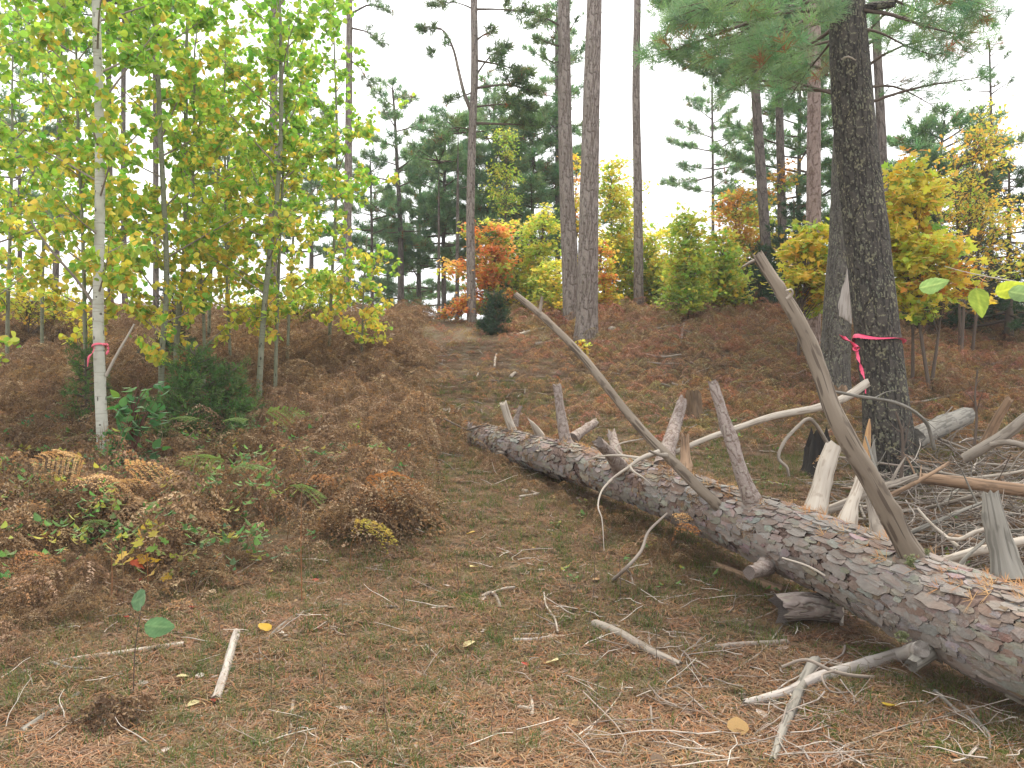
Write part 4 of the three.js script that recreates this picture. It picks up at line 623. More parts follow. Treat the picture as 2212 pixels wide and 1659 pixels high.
// broadleaf saplings and shrubs -----------------------------------
function broad(o) { // o: name,label,x,d,blobs [[x,y,rx,ry,rz]], tips, per, leaf, size, cols, flat, stems
  const base = foot(o.x, o.d), t = thing(o.name ?? 'maple_tree', o.label, o.cat ?? 'tree', base, o.group ?? 'autumn maples under the pines');
  const stems = o.stems ?? 1, tops = [];
  const blobs = o.blobs.map(([x, y, rx, ry, rz, dd]) => ({ c: at(x, y, dd ?? o.d), r: V(px(rx, dd ?? o.d), px(ry, dd ?? o.d), rz ?? px(rx, o.d)) }));
  const vol = blobs.map((b) => b.r.x * b.r.y * b.r.z), tv = vol.reduce((a, b) => a + b), hi = Math.max(...blobs.map((b) => b.c.y + b.r.y * 0.8));
  for (let s = 0; s < stems; s++) {
    const bb = blobs[s % blobs.length], p0 = base.clone().add(V(gauss() * 0.1 * (stems - 1), -0.04, gauss() * 0.1 * (stems - 1))), tp = V(lerp(p0.x, bb.c.x, 0.9), stems > 1 ? bb.c.y + bb.r.y * 0.8 : hi, lerp(p0.z, bb.c.z, 0.9)), P = [p0, p0.clone().lerp(tp, 0.35).add(V(gauss() * 0.06, 0, gauss() * 0.06)), p0.clone().lerp(tp, 0.7).add(V(gauss() * 0.08, 0, gauss() * 0.08)), tp];
    tube(new MB(), P, [o.r ?? 0.03, (o.r ?? 0.03) * 0.7, (o.r ?? 0.03) * 0.4, 0.004], { sides: 7, seg: 0.3 }).build('trunk', o.bark ?? MAT.twigdark, t); tops.push(P);
  }
  const mb = new MB(), L = [];
  for (let k = 0; k < o.tips * (o.d > 16 ? 1.05 : 1.0); k++) {
    let q = R() * tv, b = 0; while (q > vol[b] && b < vol.length - 1) q -= vol[b++];
    let v; do v = V(rr(-1, 1), rr(-1, 1), rr(-1, 1)); while (v.lengthSq() > 1); v.multiplyScalar(Math.pow(v.length(), -0.35) * (R() < 0.2 ? rr(1, 1.4) : rr(0.75, 1.05)));
    const e = blobs[b].c.clone().add(v.multiply(blobs[b].r)), P = pick(tops); if (e.y < H(e.x, e.z) + 0.1) continue;
    const s = onStem(P, clamp(e.y - rr(0.1, 0.5) - 0.3 * Math.hypot(e.x - base.x, e.z - base.z), base.y + 0.15, hi));
    tube(mb, [s, s.clone().lerp(e, 0.55).add(V(0, 0.06, 0)), e], [0.007, 0.004, 0.002], { sides: 3, seg: 0.6, cap0: false, cap1: false });
    const dye1 = o.cols(e, R()), n = Math.round(o.per * (o.d > 16 ? 1.9 : 1.5) * rr(0.3, 1.6)), sp = (o.spread ?? 0.2) * rr(0.9, 1.7);
    for (let m = 0; m < n; m++) { const f = o.flat ?? 0.3, u = Math.pow(R(), 0.5), pp = s.clone().lerp(e, 0.65 + 0.4 * u).add(V(gauss() * sp, gauss() * sp * f - 0.02, gauss() * sp)); L.push({ p: pp, q: R() < 0.75 ? qYP(R() * 6.28, rr(1.3, 2.7), gauss() * 0.5) : qRand(), s: o.size * rr(0.75, 1.35), c: dye1.map((x) => x * rr(0.8, 1.22)) }); }
  }
  tag(mb.build('branches', o.bark ?? MAT.twigdark, t), null, null, null, 'stuff');
  let rest = L;
  if (o.own) { const sc = (l) => l.s / -l.p.z, top = [...L].sort((a, b) => sc(b) - sc(a)).slice(0, o.own), set = new Set(top); for (const l of top) { const m = new THREE.Mesh(o.leaf ?? G.maple, dye(l.c)); m.position.copy(l.p).sub(base); m.quaternion.copy(l.q); m.scale.setScalar(l.s); m.name = 'leaf'; t.add(m); } rest = L.filter((l) => !set.has(l)); }
  inst('crown', o.leaf ?? G.maple, MAT.leaf, rest, t);
  return t;
}
const cMix = (a, b, pr) => (e, r) => r < pr ? pick(a) : pick(b);
const ORANGE = [[0.78, 0.33, 0.09], [0.8, 0.4, 0.1], [0.74, 0.27, 0.08], [0.78, 0.46, 0.11]], YEL = [[0.76, 0.66, 0.08], [0.70, 0.64, 0.09], [0.76, 0.58, 0.07], [0.6, 0.6, 0.08]], YG = [[0.48, 0.56, 0.08], [0.38, 0.51, 0.07], [0.29, 0.44, 0.07], [0.6, 0.59, 0.09]];
broad({ label: 'orange maple glowing beside the tall curved-limb pine', x: 1055, d: 19.2, blobs: [[1070, 510, 36, 45, 0.6], [1060, 570, 48, 45, 0.7], [985, 575, 42, 18, 0.4], [1010, 500, 18, 30, 0.3], [1050, 640, 55, 40, 0.7]], tips: 170, per: 12, size: 0.085, cols: cMix(ORANGE, YG, 0.72), spread: 0.15, r: 0.03 });
broad({ label: 'low orange seedlings at the crest left of the tall pine', cat: 'shrub', name: 'maple_sapling', x: 975, d: 18.6, blobs: [[975, 668, 30, 16, 0.3], [1005, 655, 14, 24, 0.3]], tips: 40, per: 9, size: 0.07, cols: cMix(ORANGE, YEL, 0.8), spread: 0.1, r: 0.01, stems: 3 });
broad({ label: 'yellow-green maple left of the twin pine trunks', x: 1170, d: 19.5, blobs: [[1175, 500, 32, 60, 0.6], [1165, 600, 40, 70, 0.7], [1130, 650, 30, 35, 0.5]], tips: 170, per: 11, size: 0.08, cols: cMix(YG, YEL, 0.7), spread: 0.16 });
broad({ name: 'birch_tree', label: 'light green birch in front of the big white pine', x: 1088, d: 22.5, blobs: [[1090, 310, 26, 45, 0.5], [1088, 400, 34, 70, 0.6]], tips: 90, per: 10, size: 0.07, cols: cMix(YG, YG, 1), leaf: G.ovate, spread: 0.18, group: 'birches' });
broad({ label: 'orange-yellow maple showing between the twin trunks', x: 1248, d: 21, blobs: [[1246, 430, 14, 100, 0.4], [1250, 600, 16, 60, 0.4]], tips: 60, per: 10, size: 0.08, cols: cMix(YEL, ORANGE, 0.7), spread: 0.15 });
broad({ label: 'tall pale yellow maple right behind the thick twin trunk', x: 1325, d: 21, blobs: [[1320, 410, 34, 70, 0.7], [1330, 520, 44, 80, 0.8], [1335, 620, 45, 60, 0.8]], tips: 210, per: 11, size: 0.085, cols: cMix(YG, YEL, 0.55), spread: 0.18 });
broad({ label: 'orange-tinged maple low beside the thick twin trunk', x: 1305, d: 18.8, blobs: [[1305, 560, 24, 50, 0.4], [1310, 630, 30, 40, 0.4]], tips: 70, per: 10, size: 0.075, cols: cMix(YEL, ORANGE, 0.6), spread: 0.13 });
broad({ label: 'green-yellow maple around the slim bare pine', x: 1410, d: 20.3, blobs: [[1405, 560, 40, 70, 0.7], [1430, 620, 45, 55, 0.8]], tips: 160, per: 11, size: 0.085, cols: cMix(YG, YEL, 0.65), spread: 0.17 });
broad({ label: 'leafy green maple sapling in the middle of the thicket', x: 1487, d: 17.6, blobs: [[1485, 500, 32, 50, 0.5], [1490, 570, 52, 50, 0.6], [1480, 640, 55, 35, 0.6]], tips: 190, per: 11, size: 0.085, cols: cMix(YG, YEL, 0.8), spread: 0.16, r: 0.022 });
broad({ label: 'yellow-green maple sapling right of the thicket middle', x: 1560, d: 18.2, blobs: [[1560, 540, 38, 50, 0.5], [1565, 610, 42, 55, 0.6]], tips: 150, per: 11, size: 0.085, cols: cMix(YG, YEL, 0.55), spread: 0.16 });
broad({ label: 'orange-gold maple behind the leaning pole tip', x: 1600, d: 21, blobs: [[1590, 460, 50, 60, 0.8], [1610, 560, 50, 70, 0.8], [1700, 380, 20, 40, 0.5]], tips: 180, per: 10, size: 0.085, cols: cMix([[0.6, 0.33, 0.06], [0.6, 0.4, 0.07], [0.56, 0.27, 0.05]], YG, 0.75), spread: 0.18 });
broad({ label: 'bright yellow maple bush spilling right of the ribboned trunk', x: 1985, d: 12.2, blobs: [[1960, 420, 55, 80, 0.7], [1975, 540, 75, 70, 0.8], [2060, 600, 55, 55, 0.6], [1960, 640, 70, 45, 0.7], [1930, 500, 40, 90, 0.6]], tips: 260, per: 11, size: 0.105, cols: cMix(YEL, [[0.62, 0.32, 0.05], ...YG], 0.74), spread: 0.15, own: 220, stems: 3 });
broad({ label: 'bright yellow maple bush between red pine and dark pines', x: 1735, d: 13.6, blobs: [[1730, 520, 32, 45, 0.4], [1722, 590, 38, 40, 0.5], [1785, 560, 25, 80, 0.5], [1770, 640, 30, 35, 0.4]], tips: 130, per: 11, size: 0.1, cols: cMix(YEL, [[0.62, 0.3, 0.05], ...YG], 0.78), spread: 0.13, own: 120, stems: 2 });
broad({ name: 'birch_tree', label: 'golden birch with thin dark stems before the right firs', x: 2090, d: 14.5, blobs: [[2110, 330, 70, 60, 0.7], [2060, 420, 70, 60, 0.7], [2130, 470, 80, 70, 0.8], [2170, 560, 60, 60, 0.6], [2140, 260, 30, 50, 0.3]], tips: 230, per: 10, size: 0.07, cols: cMix([[0.72, 0.58, 0.1], [0.66, 0.52, 0.09], [0.72, 0.46, 0.08]], YG, 0.75), leaf: G.ovate, spread: 0.2, stems: 3, group: 'birches' });
broad({ label: 'yellow-leaved seedling on the slope below the twin trunks', cat: 'seedling', name: 'maple_seedling', x: 1258, d: 13.6, blobs: [[1256, 744, 14, 16, 0.12], [1266, 765, 10, 10, 0.1]], tips: 10, per: 4, size: 0.075, cols: cMix([[0.62, 0.36, 0.05], [0.64, 0.45, 0.05]], YEL, 0.7), spread: 0.06, r: 0.006, group: 'seedlings on the slope' });
broad({ label: 'low green saplings along the crest behind the aspens', cat: 'shrub', name: 'maple_sapling', x: 690, d: 16.5, blobs: [[690, 640, 60, 40, 0.6], [640, 680, 50, 30, 0.5], [560, 660, 60, 35, 0.6]], tips: 110, per: 10, size: 0.07, cols: cMix(YG, YEL, 0.8), spread: 0.18, r: 0.012, stems: 4 });
broad({ label: 'yellowing shrub at the crest left of the ribboned aspen', cat: 'shrub', name: 'maple_sapling', x: 70, d: 15.5, blobs: [[60, 640, 80, 45, 0.7], [140, 660, 50, 35, 0.5]], tips: 90, per: 10, size: 0.07, cols: cMix(YEL, YG, 0.6), spread: 0.18, r: 0.012, stems: 3 });
for (const [x, d, y, ry, pr, l] of [[1365, 20.8, 590, 95, 0.45, 'yellow maple filling in behind the slim bare pine'], [1450, 21.5, 560, 110, 0.7, 'green maple behind the thicket middle sapling'], [1525, 20.5, 600, 85, 0.6, 'mixed green maple between the two thicket saplings'], [1125, 20.5, 570, 110, 0.75, 'green maple in front of the dark fir near the twins'], [1195, 18.4, 625, 75, 0.5, 'low yellow maple hugging the left twin trunk'], [1640, 22.5, 540, 120, 0.35, 'golden maple behind the leaning pine trunk'], [1350, 23.5, 480, 120, 0.55, 'pale tall maple in the bright gap'], [1085, 21.5, 600, 80, 0.5, 'yellow-green maple right of the orange one']])
  broad({ label: l, x, d, blobs: [[x, y, 46, ry, 0.9], [x + 10, y + ry * 0.5, 55, ry * 0.5, 0.9]], tips: 120, per: 11, size: 0.085, cols: cMix(YG, YEL, pr), spread: 0.18 });
// hazel sprig, fir bush
broad({ label: 'green dogwood shrub with red stem by the ribboned aspen', cat: 'shrub', name: 'dogwood_shrub', x: 288, d: 7.7, blobs: [[300, 840, 55, 24, 0.28], [305, 885, 60, 30, 0.3], [290, 960, 60, 55, 0.32]], tips: 46, per: 3.2, size: 0.105, cols: cMix([[0.075, 0.2, 0.06], [0.10, 0.25, 0.07], [0.13, 0.29, 0.07]], YG, 0.95), leaf: G.ovate, spread: 0.07, flat: 0.5, own: 120, bark: std({ color: rgb(0.12, 0.05, 0.035) }), r: 0.012, group: 'green shrubs in the bracken' });
{
  const FB = { green: [[0.10, 0.19, 0.05], [0.135, 0.24, 0.06], [0.08, 0.155, 0.045]], name: 'fir_bush', shape: 'cone', el: 0.12, droop: 0.15, mat: MAT.twigdark, sides: 6, tuft: G.tuftFir, group: 'young firs in the bracken' };
  pine({ ...FB, label: 'feathery green young fir under the thin aspens', pts: [[420, 905], [420, 820], [422, 760]], d: 9.3, w0: 6, w1: 2, top: 1.95, crown0: 0.1, len: 0.85, n: 42, sub: { side: 12, den: 24, ts: 1.2, from: 0.08 } });
  pine({ ...FB, label: 'second young fir, right of the feathery one', pts: [[495, 895], [495, 840], [495, 790]], d: 9.6, w0: 5, w1: 2, top: 1.75, crown0: 0.1, len: 0.6, n: 28, sub: { side: 12, den: 24, ts: 1.2, from: 0.08 } });
  pine({ ...FB, label: 'thin fir behind the ribboned aspen trunk', pts: [[185, 880], [185, 800], [186, 730]], d: 9.6, w0: 5, w1: 2, top: 2.0, crown0: 0.2, len: 0.4, n: 26, sub: { side: 10, den: 20, ts: 1.1, from: 0.1 } });
  pine({ ...FB, label: 'slender fir climbing beside the kinked aspen', pts: [[375, 780], [374, 690], [373, 620]], d: 12.5, w0: 5, w1: 2, top: 3.1, crown0: 0.2, len: 0.4, n: 30, green: FIRG, sub: { side: 10, den: 18, ts: 1.2, from: 0.1 } });
}
// ------------------------------------------------------------------ the fallen pine
const logCurve = new THREE.CatmullRomCurve3([V(2.98, 0.24, -2.05), ...LOGP], false, 'centripetal');
const LOGR = [0.245, 0.239, 0.215, 0.19, 0.165];
const logR = (t) => { const f = clamp(t, 0, 1) * 4, k = Math.min(3, Math.floor(f)); return lerp(LOGR[k], LOGR[k + 1], f - k); };
// nearest place on the log's axis to a sight line at x (sight units)
function logAt(x) { let best = 0, bd = 1e9; for (let k = 0; k <= 200; k++) { const p = logCurve.getPoint(k / 200), X = p.x / -p.z * FOC + CX; if (Math.abs(X - x) < bd) { bd = Math.abs(X - x); best = k / 200; } } return best; }
{
  const base = logCurve.getPoint(0.5).clone(); base.y = H(base.x, base.z);
  const t = thing('fallen_log', 'fallen pine trunk with flaking plated bark and broken branch stubs', 'log', base);
  const pts = []; for (let k = 0; k <= 16; k++) pts.push(logCurve.getPoint(k / 16));
  tube(new MB(), pts, pts.map((_, k) => logR(k / 16) - 0.012), { sides: 40, seg: 0.06, circ: 1.4, jag1: 0.05, disp: (a, s) => 0.016 * (vn(a * 14, s * 9, 61, 14, 999) - 0.5) + 0.014 * (vn(a * 5, s * 2.5, 62, 5, 999) - 0.5) }).build('trunk', MAT.logcore, t);
  // bark plates: a dozen shapes shared by all, each one laid on the curve of the trunk
  const shapes = [];
  for (let k = 0; k < 16; k++) { // x round the trunk, y along it, z outward; unit size
    const mb = new MB(), n = 13, o = [];
    for (let j = 0; j < n; j++) { const a = (j + rr(-0.35, 0.35)) / n * 6.283, r = 0.5 * rr(0.72, 1.12) * (1 + 0.22 * Math.abs(Math.sin(2 * a))); o.push([Math.cos(a) * r, Math.sin(a) * r]); }
    const zz = (x, y) => -0.22 * x * x + 0.05 * gauss(), u0 = R(), v0 = R();
    const c = mb.v(V(rr(-0.1, 0.1), rr(-0.1, 0.1), 0.06), null, u0, v0);
    const top = o.map(([x, y]) => mb.v(V(x, y, zz(x, y) + 0.06), null, u0 + x * 0.35, v0 + y * 0.35));
    const tp = o.map(([x, y], j) => { const q = top[j]; return mb.v(V(mb.p[q * 3], mb.p[q * 3 + 1], mb.p[q * 3 + 2]), null, u0 + x * 0.35, v0); }), bt = o.map(([x, y]) => mb.v(V(x * 0.94, y * 0.94, -0.22 * x * x - 0.1), null, u0 + x * 0.35, v0 + 0.05));
    for (let j = 0; j < n; j++) { const m = (j + 1) % n; mb.f(c, top[j], top[m]); mb.f(tp[j], bt[j], tp[m]); mb.f(tp[m], bt[j], bt[m]); }
    shapes.push(mb.geo());
  }
  const PT = two(256, 256, (u, v) => { const g = fbm(u * 6, v * 5, 701, 6, 5, 5), l = fbm(u * 10, v * 26, 709, 10, 26), r = smooth(0.55, 0.7, fbm(u * 4, v * 4, 715, 4, 4)); let c = mix3([0.6, 0.58, 0.55], [1, 1, 0.98], clamp(g * 0.8 + l * 0.5 - 0.1, 0, 1)); c = mix3(c, [0.84, 0.66, 0.58], r * 0.5); return [c, g * 0.5 + l * 0.5]; }, 1, 1, 0.008);
  const tones = [[0.21, 0.188, 0.17], [0.235, 0.212, 0.195], [0.185, 0.16, 0.142], [0.215, 0.188, 0.168], [0.275, 0.255, 0.24], [0.17, 0.125, 0.102], [0.215, 0.197, 0.182], [0.245, 0.222, 0.203]];
  const pm = tones.map((c) => { const m = PT.clone(); m.color.setRGB(...c); return m; });
  const plates = [], L = logCurve.getLength();
  for (let s = 0; s < L;) {
    const tt = s / L, u = logCurve.getUtoTmapping ? logCurve.getUtoTmapping(tt) : tt, r = logR(u), c = logCurve.getPoint(u), T = logCurve.getTangent(u).normalize(), up = V(0, 1, 0).addScaledVector(T, -T.y).normalize(), sd = up.clone().cross(T);
    const size = rr(0.034, 0.05), nA = Math.floor(6.283 * r / (size * 0.92)), off = R() * 6.28;
    for (let k = 0; k < nA; k++) {
      const a = off + (k + rr(-0.25, 0.25)) / nA * 6.283, d = up.clone().multiplyScalar(Math.cos(a)).addScaledVector(sd, Math.sin(a)); const lost = vn(a * 2.2 + 50, s * 3.1, 63) * 0.7 + vn(a * 6 + 50, s * 9, 64) * 0.3; if (d.y < -0.86 || R() < 0.03 || lost > 0.72 || (u > 0.55 && lost > 0.6)) continue;
      const p = c.clone().addScaledVector(T, rr(-0.5, 0.5) * size).addScaledVector(d, r - 0.006 + rr(0, 0.011));
      const w = size * (R() < 0.15 ? rr(1.3, 1.8) : rr(0.65, 1.25)), X = T.clone().cross(d).normalize(), m = new THREE.Matrix4().makeBasis(X, T, d), q = new THREE.Quaternion().setFromRotationMatrix(m);
      q.multiply(new THREE.Quaternion().setFromEuler(new THREE.Euler(rr(-0.12, 0.06), (X.y < 0 ? -1 : 1) * (rr(0.03, 0.24) + (R() < 0.14 ? 0.22 : 0)), gauss() * 0.16)));
      plates.push({ p, q, s: [w * rr(0.8, 1.2), w * rr(1.6, 3.0), 0.045 * rr(0.7, 1.4)], k: Math.floor(R() * tones.length), g: Math.floor(R() * shapes.length), see: d.dot(V(0, EYE, 0).sub(c).normalize()) > -0.05 ? w / c.distanceTo(V(0, EYE, 0)) * (c.x / -c.z * FOC + CX < 2240 ? 1 : 0.01) : 0 });
    }
    s += size * 0.8;
  }
  plates.sort((a, b) => b.see - a.see);
  plates.slice(0, 300).forEach((e) => { const m = new THREE.Mesh(shapes[e.g], pm[e.k]); m.position.copy(e.p).sub(base); m.quaternion.copy(e.q); m.scale.set(...e.s); m.name = 'bark_plate'; m.castShadow = m.receiveShadow = true; t.add(m); });
  const rest = plates.slice(300); shapes.forEach((g, k) => inst('bark_plates', g, PT, rest.filter((e) => e.g === k).map((e) => ({ ...e, c: tones[e.k].map((x) => x * rr(0.9, 1.1)) })), t));
  // branches still on the trunk
  const limbOn = (name, pts, w, mat, o = {}) => { const P = pts.map((q) => at(...q)), W = pts.map((q, k) => px(Array.isArray(w) ? lerp(w[0], w[1], k / (pts.length - 1)) : w, q[2]) / 2); W[0] *= 1.35; const kn = Array.from({ length: 5 }, () => [R(), R() * 1.2 * P[0].distanceTo(P[P.length - 1]), rr(0.15, 0.4)]); return tube(new MB(), P, W, { disp: (a, s) => { let z = 0; for (const [ka, ks, kh] of kn) { let da = Math.abs(a - ka); da = Math.min(da, 1 - da); z += kh * W[1] * Math.exp(-(da * da) / 0.008 - (s - ks) ** 2 / (W[1] * W[1] * 0.7)); } return z; }, sides: o.sides ?? 14, seg: 0.05, wob: o.wob ?? 0.12, jag1: o.jag ?? 0.025, ...o }).build(name, mat, t); };
  const bark = furrowBark([[0.22, 0.17, 0.145], [0.34, 0.29, 0.265]], [0.15, 0.105, 0.085], [0.36, 0.35, 0.32], 0.5, 801, 10, 10, 1 / 0.25, 1 / 0.4, 0.006);
  const poleM = grain([0.115, 0.088, 0.064], [0.24, 0.198, 0.152], [0.06, 0.042, 0.03], 821, 1.3);
  tag(limbOn('branch', [[1578, 1120, 5.55], [1550, 1092, 5.5], [1500, 1044, 5.55], [1453, 996, 5.65], [1400, 943, 5.75], [1347, 882, 5.9], [1257, 768, 6.15], [1165, 678, 6.4], [1115, 637, 6.5]], [26, 13], poleM, { jag: 0.012 }), 'long thin leaning branch');
  limbOn('branch', [[1163, 680, 6.4], [1168, 662, 6.42], [1170, 645, 6.44]], [9, 6], poleM); limbOn('branch', [[1441, 984, 5.66], [1425, 982, 5.6], [1405, 975, 5.5]], [10, 5], MAT.dead);
  const big = limbOn('branch', [[1992, 1235, 4.25], [1950, 1165, 4.2], [1900, 1070, 4.2], [1845, 975, 4.25], [1800, 890, 4.3], [1770, 800, 4.4], [1722, 690, 4.5], [1680, 620, 4.58], [1640, 555, 4.65]], [52, 24], poleM, { sides: 20, jag: 0.03 }); tag(big, 'thick leaning bare pole');
  limbOn('branch', [[1642, 560, 4.65], [1622, 566, 4.66], [1605, 576, 4.68]], [9, 4], MAT.dead, { sides: 7 });
  limbOn('branch', [[1700, 645, 4.52], [1712, 633, 4.5], [1708, 625, 4.48], [1700, 628, 4.46]], [7, 4], MAT.pale, { sides: 7 });
  limbOn('branch', [[1640, 1115, 5.3], [1612, 1050, 5.3], [1575, 940, 5.35], [1560, 890, 5.4], [1540, 826, 5.45]], [36, 21], bark);
  tag(limbOn('branch', [[1757, 1118, 5.15], [1772, 1060, 5.25], [1787, 1000, 5.35], [1800, 965, 5.4]], [42, 34], MAT.pale, { jag: 0.03, wob: 0.05 }), 'pale sawn stub');
  limbOn('branch', [[1826, 1145, 4.95], [1840, 1090, 5.1], [1856, 1045, 5.2], [1866, 1000, 5.3]], [36, 14], MAT.pale, { jag: 0.06 });
  limbOn('branch', [[1903, 1175, 4.7], [1890, 1130, 4.8], [1880, 1092, 4.85]], [34, 12], MAT.dead, { jag: 0.06 });
  tag(limbOn('branch', [[2180, 1255, 3.95], [2165, 1190, 4.0], [2150, 1120, 4.05], [2140, 1070, 4.1]], [54, 34], MAT.greywood, { jag: 0.025 }), 'grey splintered stub');
  limbOn('branch', [[1234, 985, 7.9], [1222, 950, 7.9], [1212, 900, 7.95], [1203, 832, 8]], [30, 18], bark, { jag: 0.03 });
  limbOn('branch', [[1118, 958, 9.0], [1108, 930, 8.9], [1098, 905, 8.9], [1087, 872, 8.9]], [18, 15], MAT.pale, { jag: 0.03 });
  limbOn('branch', [[1112, 920, 9.1], [1118, 895, 9.1], [1124, 880, 9.1]], [11, 8], bark); limbOn('branch', [[1168, 945, 8.4], [1150, 915, 8.3], [1142, 906, 8.3]], [16, 2], MAT.pale);
  limbOn('branch', [[1432, 1010, 6.5], [1445, 960, 6.7], [1460, 915, 6.9], [1474, 866, 7]], [36, 22], bark, { jag: 0.05 });
  limbOn('branch', [[1345, 1020, 6.7], [1322, 985, 6.5], [1292, 955, 6.35]], [30, 24], bark, { jag: 0.03 });
  limbOn('branch', [[1236, 948, 8.0], [1260, 930, 8.2], [1286, 912, 8.4]], [20, 16], bark);
  limbOn('branch', [[1330, 985, 7.0], [1328, 960, 7.1], [1322, 938, 7.2]], [22, 18], bark, { jag: 0.05 }); limbOn('branch', [[1478, 1045, 6.1], [1480, 985, 6.3], [1480, 950, 6.35]], [26, 18], MAT.brownwood, { jag: 0.05 });
  limbOn('branch', [[1660, 1220, 5.05], [1640, 1232, 4.85], [1618, 1236, 4.7]], [30, 26], bark, { jag: 0.005 });
  limbOn('branch', [[1020, 955, 9.6], [1014, 930, 9.6], [1016, 915, 9.6]], [14, 9], bark); limbOn('branch', [[2010, 1395, 3.98], [1985, 1425, 3.88], [1970, 1435, 3.84]], [40, 26], MAT.greywood);
  limbOn('branch', [[1108, 985, 8.9], [1095, 980, 8.7], [1075, 978, 8.6]], [11, 8], MAT.dead); limbOn('branch', [[1180, 960, 8.2], [1168, 975, 8.0], [1160, 976, 7.95]], [9, 8], MAT.dead);
  // pale forked branchlet caught on the trunk
  const fk = thing('forked_branch', 'bleached forked branch resting on the log under the thin pole', 'branch', at(1400, 1000, 5.7));
  const fmb = (pts, w) => tube(new MB(), pts.map((q) => at(...q)), pts.map((q, k) => px(lerp(w[0], w[1], k / (pts.length - 1)), q[2]) / 2), { sides: 8, seg: 0.04, wob: 0.08 }).build('branch', MAT.pale, fk);
  fmb([[1424, 976, 5.65], [1385, 990, 5.6], [1360, 1008, 5.6], [1330, 1028, 5.6], [1312, 1042, 5.6]], [12, 3]); fmb([[1385, 990, 5.6], [1340, 984, 5.7], [1300, 985, 5.8], [1268, 992, 5.9]], [7, 2]); fmb([[1360, 1005, 5.6], [1368, 1018, 5.55], [1390, 1032, 5.5], [1405, 1046, 5.5]], [6, 2]); fmb([[1322, 1035, 5.6], [1300, 1060, 5.5], [1292, 1095, 5.4], [1300, 1120, 5.35], [1305, 1190, 5.3]], [5, 2]); fmb([[1345, 985, 5.7], [1330, 968, 5.75], [1340, 958, 5.8], [1410, 945, 5.8]], [5, 3]);
  // needle litter and lichen on top of the trunk
  const nl = [], g1 = tuft(14, 0.09, 0.0026, 1.5, 0.0);
  for (let k = 0; k < 260; k++) { const u = Math.pow(R(), 1.1), c = logCurve.getPoint(u), T = logCurve.getTangent(u), a = gauss() * 0.55 + 0.15, up = V(0, 1, 0).addScaledVector(T, -T.y).normalize(), sd = up.clone().cross(T), d = up.clone().multiplyScalar(Math.cos(a)).addScaledVector(sd, Math.sin(a)); nl.push({ p: c.addScaledVector(d, logR(u) + 0.004), q: qDir(T.clone().add(V(gauss() * 0.8, 0.05, gauss() * 0.8))), s: [rr(0.7, 1.1), rr(0.7, 1.1), 0.3], c: pick([[0.36, 0.17, 0.06], [0.42, 0.25, 0.11], [0.28, 0.15, 0.07]]) }); }
  tag(inst('fallen_needles', g1, MAT.litter, nl), 'orange dry needles caught on top of the fallen log', 'needles', null, 'stuff');
  // dry bracken scraps and shed bark lodged along the trunk
  const dl = G.dead.map(() => []); for (let k = 0; k < 150; k++) { const u = 0.5 + 0.5 * Math.pow(R(), 0.8), c = logCurve.getPoint(u), T = logCurve.getTangent(u), a = rr(-1.9, 1.9), up = V(0, 1, 0).addScaledVector(T, -T.y).normalize(), sd = up.clone().cross(T), d = up.clone().multiplyScalar(Math.cos(a)).addScaledVector(sd, Math.sin(a)); if (R() < 0.3) continue; pick(dl).push({ p: c.addScaledVector(d, logR(u) - 0.01), q: qDir(d.clone().add(V(gauss() * 0.4, 0, gauss() * 0.4)), R() * 6), s: rr(0.1, 0.22), c: [1, 1, 1] }); }
  dl.forEach((l, k) => tag(inst('bracken_scraps', G.dead[k], MAT.fern, l), ['brown bracken scraps lodged along the fallen log', 'curled fern scraps hanging on the fallen log', 'dry frond pieces stuck to the log side', 'crumpled frond bits on the far log end', 'tan fern crumbs on the log top', 'frizzled fern bits against the log'][k], 'bracken', null, 'stuff'));
  const lg = tuft(40, 0.022, 0.004, 1.5), ll = []; for (const [x, y, d, r, n] of [[1968, 1212, 3.98, 0.02, 40], [2000, 1195, 4.2, 0.015, 25], [1805, 1290, 4.62, 0.022, 45], [1810, 1300, 4.6, 0.02, 40], [1752, 1220, 4.72, 0.02, 20], [1950, 1375, 3.95, 0.02, 30]]) for (let k = 0; k < n; k++) ll.push({ p: at(x, y, d).add(V(gauss() * r, gauss() * r, gauss() * r)), q: qRand(), s: rr(0.4, 0.8), c: pick([[0.26, 0.28, 0.14], [0.34, 0.35, 0.2], [0.2, 0.23, 0.1]]) });
  inst('lichen', lg, MAT.leaf, ll, t);
}

